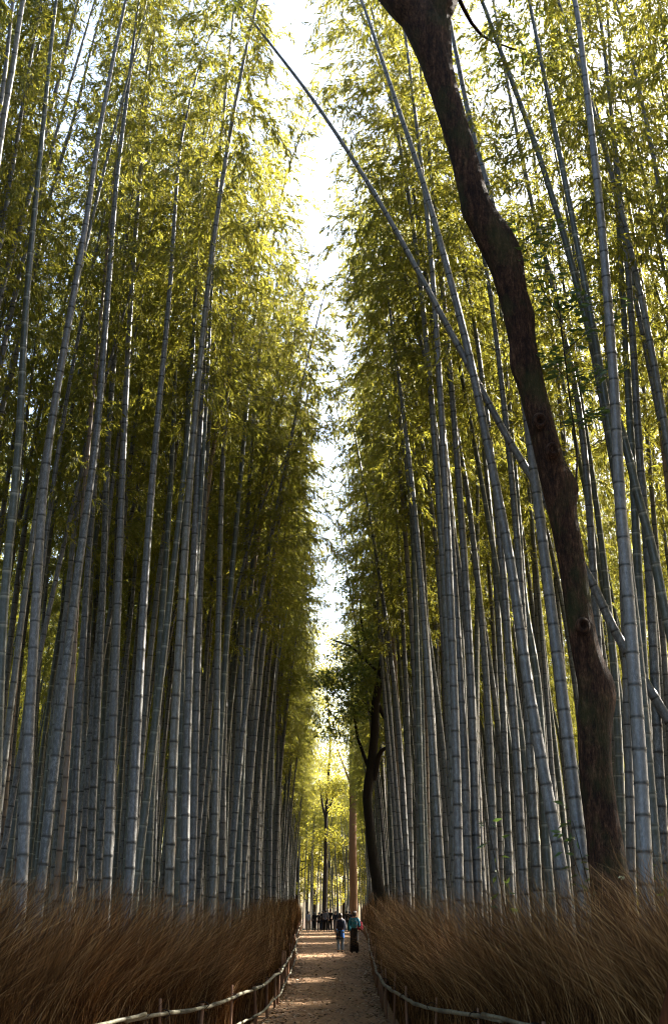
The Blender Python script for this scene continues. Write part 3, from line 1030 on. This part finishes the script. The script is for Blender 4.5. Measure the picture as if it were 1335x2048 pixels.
lp = [(705 + rng.normal(0, 22 + .09 * (y_ - 1260)), y_, rng.uniform(1.0, 2.0), rng.uniform(-3, 3)) for y_ in rng.uniform(1265, 1560, 58)]
branch_tree('tree', 134.0, [[(707, 1840, 17), (706, 1760, 16), (705, 1680, 15), (705, 1600, 14), (704, 1530, 12), (703, 1430, 8), (704, 1340, 5), (705, 1275, 2)],
    [(705, 1580, 5), (690, 1540, 4), (675, 1500, 3)], [(704, 1540, 5), (720, 1510, 4), (735, 1480, 3)]],
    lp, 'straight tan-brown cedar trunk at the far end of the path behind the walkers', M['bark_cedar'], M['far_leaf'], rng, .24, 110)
lp = [(650 + rng.normal(0, 14 + .06 * (y_ - 1320)), y_, rng.uniform(.9, 1.8), rng.uniform(-3, 3)) for y_ in rng.uniform(1330, 1690, 56)]
branch_tree('tree', 136.0, [[(648, 1835, 9), (650, 1760, 8), (651, 1680, 7), (652, 1620, 6), (656, 1560, 5), (660, 1480, 4), (655, 1400, 3), (652, 1330, 2)],
    [(651, 1640, 5), (643, 1600, 4), (638, 1560, 3)], [(652, 1630, 5), (664, 1600, 4), (672, 1570, 3)]],
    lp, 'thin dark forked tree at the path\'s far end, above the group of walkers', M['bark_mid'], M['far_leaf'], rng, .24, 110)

# broadleaf trees closing the view beyond the bend
def far_tree_var(seed):
    rng = np.random.default_rng(seed)
    H = rng.uniform(15, 21)
    tp = resample([(0, 0, -.2), (rng.normal(0, .2), 0, H * .3), (rng.normal(0, .5), rng.normal(0, .4), H * .6), (rng.normal(0, .8), rng.normal(0, .6), H * .9)], 40)
    tr = trunk_mesh('t', tp, np.linspace(.26, .05, 40), 10, None, rng, .05)
    limbs, cs, rs = [], [], []
    for k in range(26):
        b = tp[int(rng.uniform(7, 38))]
        a = rng.uniform(0, 6.28)
        e = b + np.array([math.cos(a), math.sin(a), rng.uniform(-.1, .8)]) * rng.uniform(1.2, 3.6)
        limbs.append(tube_arrays(resample([b, (b + e) / 2 + rng.normal(0, .2, 3), e], 7), np.linspace(.07, .02, 7), 5, False))
        cs.append(e); rs.append(rng.uniform(.8, 1.5))
        cs.append((b + e) / 2 + rng.normal(0, .3, 3)); rs.append(rng.uniform(.5, 1.0))
    lv, lf = join_arrays(limbs)
    V, F, rn = clump_leaves(cs, rs, 200, .22, rng)
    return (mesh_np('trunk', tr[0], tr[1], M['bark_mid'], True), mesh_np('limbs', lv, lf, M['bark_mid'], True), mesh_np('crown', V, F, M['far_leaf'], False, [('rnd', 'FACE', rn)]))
FT = [far_tree_var(41), far_tree_var(42), far_tree_var(43)]
rngt = np.random.default_rng(9)
FSRC = {}
for k in range(22):
    x = -16 + 32 * (k + rngt.random()) / 22
    y = rngt.uniform(150, 185)
    t = empty('tree', (x, y, gz(y)), rngt.uniform(0, 6.28))
    s = rngt.uniform(.9, 1.35)
    t.scale = (s, s, s)
    for nme, me in zip(('trunk', 'limbs', 'crown'), FT[k % 3]):
        FSRC.setdefault(k % 3, []).append(obj(nme, me, t))
    tag(t, 'sunlit yellow-green broadleaf tree closing the view beyond the path\'s far end', 'tree', 'sunlit trees beyond the path')

# the wood beyond the bamboo stand on either side
pts = []
for k in range(150):
    sd = -1 if k % 2 else 1
    y = rngt.uniform(10, 185)
    x = sd * (rngt.uniform(38, 62) if sd < 0 else rngt.uniform(36, 60))
    sz = rngt.uniform(.55, .9) if sd < 0 else rngt.uniform(.32, .5)
    pts.append((x, y, gz(y), 0, 0, rngt.uniform(0, 6.28), sz * 1.25, sz, k % 3))
scatter_object('woodland', pts, [FSRC[k][:3] for k in range(3)], 'sunlit green woodland behind the bamboo stands', 'woodland')

# ------------------------------------------------------------------ brushwood fences
def flare(y, side):
    if side > 0:
        return .85 * math.exp(-((y - 67) / 2.6) ** 2) + .25 * math.exp(-((y - 11.5) / 3) ** 2)
    return .55 * math.exp(-((y - 78) / 6.0) ** 2) + .15 * math.exp(-((y - 12) / 4) ** 2) - .2 * math.exp(-((y - 20.5) / 3) ** 2)

def brush_fence(side, fx, label):
    rng = np.random.default_rng(31 if side < 0 else 32)
    root = empty('brushwood_fence', (fx(14), 14, gz(14)))
    org = np.array([fx(14), 14, gz(14)])
    # packed core
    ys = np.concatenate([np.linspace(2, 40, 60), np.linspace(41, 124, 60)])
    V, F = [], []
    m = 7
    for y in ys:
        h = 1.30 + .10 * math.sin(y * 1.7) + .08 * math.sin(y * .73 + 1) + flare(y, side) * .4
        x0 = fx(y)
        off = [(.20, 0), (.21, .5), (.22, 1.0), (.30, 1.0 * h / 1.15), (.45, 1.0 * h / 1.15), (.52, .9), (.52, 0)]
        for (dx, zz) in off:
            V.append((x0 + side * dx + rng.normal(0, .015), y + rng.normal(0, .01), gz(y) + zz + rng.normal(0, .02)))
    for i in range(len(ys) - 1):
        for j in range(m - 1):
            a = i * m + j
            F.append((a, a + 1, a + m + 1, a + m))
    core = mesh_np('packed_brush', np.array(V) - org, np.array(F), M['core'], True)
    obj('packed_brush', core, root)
    # twigs
    segs = [(3, 11, 500), (11, 17, 2700), (17, 26, 1900), (26, 40, 950), (40, 62, 420), (62, 90, 230), (90, 124, 120)]
    Yb = np.concatenate([rng.uniform(a, b, int((b - a) * d)) for a, b, d in segs])
    n = len(Yb)
    # gather into uneven tufts
    Yb = Yb + .10 * np.sin(Yb * 9.0 + 2 * np.sin(Yb * 3.1))
    X0 = np.array([fx(y) for y in Yb])
    dep = rng.random(n)
    bx = X0 + side * (.17 + .42 * dep)
    zb = np.array([gz(y) for y in Yb])
    fl = np.array([flare(y, side) for y in Yb])
    tuft = np.sin(Yb * 5.3 + 1.3 * np.sin(Yb * 2.2)) * .5 + np.sin(Yb * 1.9 + 4) * .5
    wisp = rng.random(n) < .45
    hgt = np.where(wisp, 1.25 + 1.0 * rng.random(n) ** 1.3, rng.uniform(.8, 1.6, n)) + .16 * tuft + fl * (.6 + .5 * rng.random(n)) + np.where((rng.random(n) < .035) & (Yb < 30), rng.uniform(.1, .55, n), 0)
    over = np.where(wisp, rng.normal(.42, .32, n), rng.normal(.05, .13, n)) * (1 + .35 * tuft) * np.interp(Yb, [22, 30, 42, 60, 66], [1.0, .45, .12, .10, .35])
    along = rng.normal(.10, .42, n) * np.interp(Yb, [30, 50], [1, .5]) + .2 * np.sin(Yb * 3.7 + 1)
    tow = -side
    fr = np.array([0, .42, .68, .86, 1.0])
    pts = []
    jx = rng.normal(0, .06, (n, 5)); jy = rng.normal(0, .09, (n, 5))
    jx[:, 0] = 0; jy[:, 0] = 0
    z0 = np.where(rng.random(n) < .6, 0.0, rng.uniform(0, .7, n))
    for k, f in enumerate(fr):
        x = bx + tow * over * f ** 2.9 + jx[:, k] * f
        y = Yb + along * f ** 2.0 + jy[:, k] * f
        lim = np.array([fx(q) for q in y]) - side * .04
        x = np.where(Yb > 22, np.where(side * (x - lim) < 0, lim + side * rng.random(n) * .12, x), x)
        z = zb + z0 + (hgt - z0) * (f - .10 * np.abs(over) * f ** 3)
        pts.append(np.stack([x, y, z], 1))
    pts = np.stack(pts, 1)
    # ribbon width grows with distance so that the far twigs keep their weight
    wdt = rng.uniform(.0018, .0044, n) * (1 + np.clip((Yb - 20) / 30, 0, 2.2))
    ang = rng.uniform(0, math.pi, n)
    wv = np.stack([np.cos(ang), np.sin(ang) * .5, np.zeros(n)], 1)
    tap = np.array([1, .9, .7, .5, .15])
    A = pts + wv[:, None, :] * (wdt[:, None] * tap[None])[:, :, None]
    Bq = pts - wv[:, None, :] * (wdt[:, None] * tap[None])[:, :, None]
    V = np.stack([A, Bq], 2).reshape(-1, 3) - org
    b = np.arange(n)[:, None] * 10
    Q = np.concatenate([np.stack([b[:, 0] + 2 * k, b[:, 0] + 2 * k + 1, b[:, 0] + 2 * k + 3, b[:, 0] + 2 * k + 2], 1) for k in range(4)], 0)
    rn = np.clip(rng.random(n) ** 1.2 * .85 + .15 * wisp, 0, 1)
    me = mesh_np('brush', V, Q, M['twig'], False, [('rnd', 'FACE', np.tile(rn, 4))])
    tag(obj('brush', me, root), kind='stuff')
    # rails: weathered poles lashed to posts on the path side
    def pole(y0, y1, zoff, r, name, dx=.0):
        m_ = 26
        yy = np.linspace(y0, y1, m_)
        P = np.array([(fx(y) - side * dx, y, gz(y) + zoff + .02 * math.sin(y * 1.3) + rng.normal(0, .004)) for y in yy])
        rr = r * (1 + .08 * np.cos(np.arange(m_) * 1.0)) * np.linspace(1.05, .9, m_)
        nodes_ = (np.arange(m_) % 5 == 2)
        rr = np.where(nodes_, rr * 1.12, rr)
        V, F = tube_arrays(P, rr, 9, True)
        sc = np.concatenate([np.repeat(nodes_ * 1.0, 9), [0, 0]])
        obj(name, mesh_np(name, V - org, F, M['rail'], True, [('scar', 'POINT', sc)]), root)
    yb = [4, 9.5, 15.5, 22, 30, 40, 52, 66, 84, 104, 122]
    for a, c in zip(yb[:-1], yb[1:]):
        pole(a - .25, c + .25, .66 + (.03 if yb.index(a) % 2 else 0), .026, 'rail', .07 + (.03 if yb.index(a) % 2 else 0))
        if side < 0 and a > 14: pole(a - .25, c + .25, .24 + (.03 if yb.index(a) % 2 else 0), .020, 'lower_rail', .07 + (.03 if yb.index(a) % 2 else 0))
    yp = []
    y = 5.0
    while y < 122:
        yp.append(y + rng.normal(0, .25)); y += rng.uniform(1.3, 3.0)
    for y in yp:
        h = rng.uniform(.66, 1.0)
        r = rng.uniform(.014, .030)
        x = fx(y) - side * .015
        tl = rng.normal(0, .03, 2)
        V, F = tube_arrays(np.array([(x + tl[0] * t, y + tl[1] * t, gz(y) - .05 + (h + .05) * t) for t in np.linspace(0, 1, 6)]) , r * np.array([1.05, 1, 1, .98, .96, .9]), 7, True, lambda i, a: 1 + .10 * np.sin(2 * a + i))
        p = obj('post', mesh_np('post', V - org, F, M['post'], True), root)
        if y < 60:
            zc = gz(y) + .67
            a_ = np.linspace(0, 6.283 * 3, 40)
            LP = np.stack([fx(y) - side * .05 + (.05 + r) * np.cos(a_), y + .03 * np.sin(a_ * .33) + .004 * a_ - .03, zc + (.045) * np.sin(a_)], 1)
            V, F = tube_arrays(LP - org, .005, 5, False)
            obj('lashing', mesh_np('lashing', V, F, M['rope'], True), p)
    tag(root, label, 'fence')
brush_fence(-1, lx, 'brown brushwood fence with weathered bamboo rails, across the path from the big dark trunk')
brush_fence(1, rx, 'brown brushwood fence with a pale bamboo rail, below the big dark trunk')

# ------------------------------------------------------------------ saplings by the big trunk
def sapling(x, y, h, label, seed, n=5):
    rng = np.random.default_rng(seed)
    root = empty('sapling', (x, y, gz(y)))
    st, O, D = [], [], []
    for k in range(n):
        a = rng.uniform(0, 6.28)
        tip = np.array([math.cos(a) * h * .28, math.sin(a) * h * .22, h * rng.uniform(.75, 1.0)])
        W = resample([(0, 0, -.03), tip * .5 + rng.normal(0, .06, 3), tip], 16)
        st.append(tube_arrays(W, np.linspace(.014, .004, 16), 6, False))
        for i in range(6, 16):
            for q in range(4):
                d = rng.normal(size=3) * np.array([1, 1, .35])
                O.append(W[i] + d * .06); D.append(d + np.array([0, 0, -.1]))
    V, F = join_arrays(st)
    obj('stems', mesh_np('stems', V, F, M['bark_mid'], True), root)
    O = np.array(O); D = np.array(D)
    L = rng.uniform(.08, .15, len(O))
    V, F = leaves_arrays(O, D, L, L * .36, rng, .12)
    rn = rng.random(len(O))
    obj('leaves', mesh_np('leaves', V, F, M['young_leaf'], False, [('rnd', 'FACE', np.concatenate([rn, rn]))]), root)
    tag(root, label, 'sapling')
sapling(3.62, 15.3, 3.3, 'small leafy sapling growing at the foot of the big dark trunk', 61)
sapling(3.95, 14.6, 2.5, 'low leafy sapling beside the thickest grey bamboo, behind the brushwood fence', 62, 4)
sapling(2.62, 15.9, 2.9, 'spindly sapling with few pale leaves between grey bamboo before the big dark trunk', 63, 1)

# near post of red-brown wood at the very edge of the path
def edge_post():
    p0 = at(1326, 2090, 5.2); p1 = at(1366, 1920, 5.2)
    d = (p1 - p0).normalized()
    k = (p0.z - gz(5.2) + .03) / d.z
    P = resample([p0 - d * k, p0, p1, p1 + d * .12], 14)
    root = empty('post', tuple(P[0]))
    V, F = tube_arrays(P - P[0], .038, 12, True, lambda i, a: 1 + .04 * np.sin(3 * a + i * .4))
    obj('shaft', mesh_np('shaft', V, F, simple('red_brown_wood', (.05, .017, .006), .85, .08, .75, (40, 40, 3), .8, .01), True), root)
    tag(root, 'slanting red-brown wooden post at the brushwood fence\'s near end', 'post')
edge_post()

# ------------------------------------------------------------------ people
def skin_mesh(name, verts, edges, radii, mat, levels=1, root=0):
    me = bpy.data.meshes.new(name + '_skel')
    me.from_pydata(verts, edges, [])
    o = bpy.data.objects.new(name + '_skel', me)
    C.objects.link(o)
    o.modifiers.new('s', 'SKIN')
    sv = me.skin_vertices[0].data
    for i, r in enumerate(radii):
        sv[i].radius = (r, r) if not isinstance(r, tuple) else r
        sv[i].use_root = (i == root)
    if levels:
        sd = o.modifiers.new('d', 'SUBSURF'); sd.levels = levels; sd.render_levels = levels
    dg = bpy.context.evaluated_depsgraph_get()
    out = bpy.data.meshes.new_from_object(o.evaluated_get(dg))
    bpy.data.objects.remove(o)
    bpy.data.meshes.remove(me)
    out.name = name
    out.materials.clear()
    out.materials.append(mat)
    for p in out.polygons: p.use_smooth = True
    return out

def cloth(name, col, rough=.9):
    return simple(name, col, rough, .15, .25, (30, 30, 30), .3, .006)
M['skin'] = simple('skin', (.42, .25, .17), .6, .3, .08)
M['hair'] = simple('black_hair', (.012, .010, .009), .5, .4, .3, (60, 60, 10))
CL = {k: cloth(k + '_cloth', c) for k, c in dict(black=(.010, .010, .011), navy=(.014, .018, .035), grey=(.20, .20, .23), blue=(.02, .10, .33), jeans=(.13, .19, .26), teal=(.015, .16, .24), red=(.38, .03, .06), white=(.7, .7, .7), tan=(.30, .22, .15), lightgrey=(.36, .40, .46), dark=(.022, .019, .018)).items()}

def person(x, y, rz, h, top, legs, label, hair='hair', skirt=False, stride=.10, arm=.3, long_hair=False, hat=None, coat=0.0, extra=None):
    root = empty('person', (x, y, gz(y) + .012), rz)
    k = h / 1.7
    K = lambda *p: tuple(c * k for c in p)
    a1 = arm
    vs = [K(0, 0, .93), K(0, 0, 1.12), K(0, .0, 1.32), K(0, .0, 1.43), K(0, .01, 1.52), K(0, .015, 1.60), K(0, .01, 1.685),
          K(.17, 0, 1.385), K(.22, .02, 1.12), K(.20, a1 * .6, .93), K(.18, a1 * .8, .86),
          K(-.17, 0, 1.385), K(-.22, .02, 1.12), K(-.20, a1 * .35, .90), K(-.19, a1 * .45, .82),
          K(.09, 0, .86), K(.10, stride * .6, .48), K(.10, stride * .3, .08), K(.10, stride * .3 + .13, .035),
          K(-.09, 0, .86), K(-.10, -stride * .3, .48), K(-.10, -stride * 1.1, .08), K(-.10, -stride * 1.1 + .13, .035)]
    es = [(0, 1), (1, 2), (2, 3), (3, 4), (4, 5), (5, 6), (3, 7), (7, 8), (8, 9), (9, 10), (3, 11), (11, 12), (12, 13), (13, 14), (0, 15), (15, 16), (16, 17), (17, 18), (0, 19), (19, 20), (20, 21), (21, 22)]
    rr = [.125, .11, .125, .075, .05, .088, .065, .05, .042, .034, .04, .05, .042, .034, .04, .085, .058, .042, .035, .085, .058, .042, .035]
    rr = [r * k for r in rr]
    obj('body', skin_mesh('body', vs, es, rr, M['skin'], 2), root)
    g = .016 * k
    # top: torso and sleeves
    low = K(0, 0, .86 - coat) if coat else K(0, 0, .82)
    tv = [low, vs[1], vs[2], vs[3], vs[7], vs[8], vs[9], vs[11], vs[12], vs[13]]
    te = [(0, 1), (1, 2), (2, 3), (3, 4), (4, 5), (5, 6), (3, 7), (7, 8), (8, 9)]
    tr = [rr[0] + g * (2 if coat else 1), rr[1] + g, rr[2] + g, rr[3] + g, rr[7] + g, rr[8] + g, rr[9] + g * .8, rr[11] + g, rr[12] + g, rr[13] + g * .8]
    obj('jacket', skin_mesh('jacket', tv, te, tr, CL[top], 2), root)
    if skirt:
        ring = []
        n = 18
        a = np.linspace(0, 6.283, n, endpoint=False)
        for z, r in ((1.02, .145), (.9, .165), (.7, .175), (.45, .185), (.2, .195), (.06, .20)):
            w_ = 1 + .05 * np.sin(5 * a) * (1.02 - z)
            ring.append(np.stack([np.cos(a) * r * w_, np.sin(a) * r * .9 * w_, np.full(n, z)], 1) * k)
        V = np.vstack(ring)
        i = np.arange(5)[:, None] * n; j = np.arange(n)[None, :]; j2 = (j + 1) % n
        Q = np.stack([i + j, i + n + j, i + n + j2, i + j2], -1).reshape(-1, 4)
        obj('skirt', mesh_np('skirt', V, [Q], CL[legs], True), root)
    else:
        lv = [vs[0], vs[15], vs[16], vs[17], vs[19], vs[20], vs[21]]
        lr = [rr[0] + g * .6, rr[15] + g, rr[16] + g, rr[17] + g * 1.4, rr[19] + g, rr[20] + g, rr[21] + g * 1.4]
        obj('trousers', skin_mesh('trousers', lv, [(0, 1), (1, 2), (2, 3), (0, 4), (4, 5), (5, 6)], lr, CL[legs], 2), root)
    for s_, b_ in ((17, 18), (21, 22)):
        obj('shoe', skin_mesh('shoe', [tuple(np.array(vs[s_]) + np.array([0, -.03, -.03]) * k), tuple(np.array(vs[b_]) + np.array([0, .02, 0]))], [(0, 1)], [.05 * k, .042 * k], CL['black'], 1), root)
    # hair cap, over the crown and the back of the head (faces +Y)
    U, W_ = np.meshgrid(np.linspace(0, 2 * np.pi, 16, endpoint=False), np.linspace(.04, np.pi - .04, 12))
    hxv = np.stack([np.cos(U) * np.sin(W_), np.sin(U) * np.sin(W_), np.cos(W_)], -1).reshape(-1, 3)
    face_ = np.clip((hxv[:, 1] - .15) / .5, 0, 1) * np.clip((.45 - hxv[:, 2]) / .3, 0, 1)
    hair_v = hxv * np.array([.096, .112, .122]) * (1 - .45 * face_)[:, None] * (1 + .03 * np.sin(hxv[:, :1] * 40))
    if long_hair:
        bk = np.clip((-hxv[:, 2] - .1) / .6, 0, 1) * np.clip((.3 - hxv[:, 1]), 0, 1)
        hair_v[:, 2] -= .22 * bk
        hair_v[:, 1] -= .03 * bk
    hair_v = (hair_v + np.array([0, -.012, 1.605])) * k
    ii = np.arange(11)[:, None] * 16; jj = np.arange(16)[None, :]; j2 = (jj + 1) % 16
    hq = np.stack([ii + jj, ii + 16 + jj, ii + 16 + j2, ii + j2], -1).reshape(-1, 4)
    obj('hair', mesh_np('hair', hair_v, [hq], M[hair], True), root)
    fc = np.array(K(0, .105, 1.585))
    fv = [tuple(fc), tuple(fc + np.array([0, .022, -.018]) * k)]
    obj('nose', skin_mesh('nose', fv, [(0, 1)], [.012 * k, .015 * k], M['skin'], 1), root)
    if hat:
        hat_v = (hxv * np.array([.07, .075, .05]) + np.array([.05, -.06, 1.68])) * k
        obj('hat', mesh_np('hat', hat_v, [hq], CL[hat], True), root)
    if extra: extra(root, k)
    tag(root, label, 'person')
    return root

def backpack(x, y, z, rz, s, col, label):
    root = empty('backpack', (x, y, z), rz)
    bm = bmesh.new()
    bmesh.ops.create_cube(bm, size=1)
    bmesh.ops.scale(bm, vec=(.30 * s, .17 * s, .44 * s), verts=bm.verts)
    for v in bm.verts:
        if v.co.z > 0: v.co.x *= .82; v.co.y *= .75
    bmesh.ops.bevel(bm, geom=bm.edges[:] , offset=.05 * s, segments=3, affect='EDGES')
    me = bpy.data.meshes.new('bag'); bm.to_mesh(me); bm.free()
    me.materials.append(CL[col])
    obj('bag', me, root)
    bm = bmesh.new()
    bmesh.ops.create_cube(bm, size=1)
    bmesh.ops.scale(bm, vec=(.22 * s, .07 * s, .18 * s), verts=bm.verts)
    bmesh.ops.translate(bm, vec=(0, -.10 * s, -.09 * s), verts=bm.verts)
    bmesh.ops.bevel(bm, geom=bm.edges[:], offset=.025 * s, segments=2, affect='EDGES')
    me = bpy.data.meshes.new('pocket'); bm.to_mesh(me); bm.free()
    me.materials.append(CL[col])
    obj('pocket', me, root)
    for sx in (-1, 1):
        P = resample([(sx * .09 * s, .07 * s, .17 * s), (sx * .12 * s, .16 * s, .24 * s), (sx * .13 * s, .30 * s, .15 * s), (sx * .14 * s, .26 * s, -.05 * s), (sx * .13 * s, .08 * s, -.16 * s)], 14)
        V, F = tube_arrays(P, .014 * s, 6)
        obj('strap', mesh_np('strap', V, F, CL['black'], True), root)
    tag(root, label, 'backpack')

def tied_jacket(root, k):
    a = np.linspace(0, 6.283, 16, endpoint=False)
    ring = []
    for z, r in ((1.0, .16), (.93, .175), (.8, .19), (.66, .20), (.58, .20)):
        ring.append(np.stack([np.cos(a) * r, np.sin(a) * r * .85, np.full(16, z) + .03 * np.sin(3 * a)], 1) * k)
    V = np.vstack(ring)
    i = np.arange(4)[:, None] * 16; j = np.arange(16)[None, :]; j2 = (j + 1) % 16
    Q = np.stack([i + j, i + 16 + j, i + 16 + j2, i + j2], -1).reshape(-1, 4)
    idx = np.where((Q.min(1) // 16 == 0) | ((Q.min(1) % 16 > 11) & (Q.min(1) // 16 < 3)), 1, 0)
    obj('tied_jacket', mesh_np('tied_jacket', V, [Q], None, True, mats=[CL['navy'], CL['blue']], mat_idx=idx), root)

YA = 59.0
person(at(680, 1900, YA).x, YA, .1, 1.66, 'grey', 'jeans', 'person in grey top and jeans with a blue jacket tied round the waist', stride=.12, arm=.5, extra=tied_jacket)
backpack(at(680, 1900, YA).x - .01, YA - .19, gz(YA) + 1.18, .1, 1.0, 'navy', 'dark navy backpack worn by the person in jeans')
person(at(708, 1900, YA - .6).x, YA - .6, -.15, 1.74, 'teal', 'black', 'person in a long black skirt and teal top walking beside the fence', skirt=True, stride=.05, arm=.35, hat='white')
backpack(at(709, 1900, YA).x, YA - .80, gz(YA) + 1.26, -.15, .72, 'teal', 'small teal backpack on the person in the long black skirt')
backpack(at(719, 1900, YA).x, YA - .5, gz(YA) + 1.16, -.3, .85, 'red', 'red bag slung at the side of the person in black skirt')
YB = 114.0
far = [(616, 0, 1.64, 'lightgrey', 'tan', 'person in a pale grey jacket at the end of the walkers\' group by the fence', {}),
       (628, .8, 1.60, 'black', 'black', 'person with long dark hair and black coat beside the pale grey jacket', dict(long_hair=True, coat=.25)),
       (637, 2.5, 1.58, 'dark', 'black', 'short person in dark brown in the middle of the walkers\' group', {}),
       (645, 1.6, 1.74, 'dark', 'navy', 'person in dark jacket and navy trousers beneath the thin forked tree', dict(coat=.1)),
       (651, -.8, 1.78, 'grey', 'black', 'person in grey top and black trousers beside the tallest walker', {}),
       (660, .3, 1.82, 'black', 'black', 'tallest walker, all in black, at the end of the far group', dict(coat=.2)),
       (671, 2.2, 1.66, 'navy', 'navy', 'person in navy partly hidden behind the person in jeans', {}),
       (693, -1.0, 1.68, 'dark', 'dark', 'person in dark clothes seen between the two near walkers', {}),
       (699, 1.8, 1.66, 'navy', 'black', 'person in navy jacket behind the person in the black skirt', {})]
for px, dy, h, t_, l_, lab, kw in far:
    yy = YB + dy * 1.6
    person(at(px, 1850, yy).x, yy, random.choice([0, math.pi]) + random.uniform(-.4, .4), h, t_, l_, lab, stride=random.uniform(.05, .16), arm=random.uniform(.1, .5), **kw)
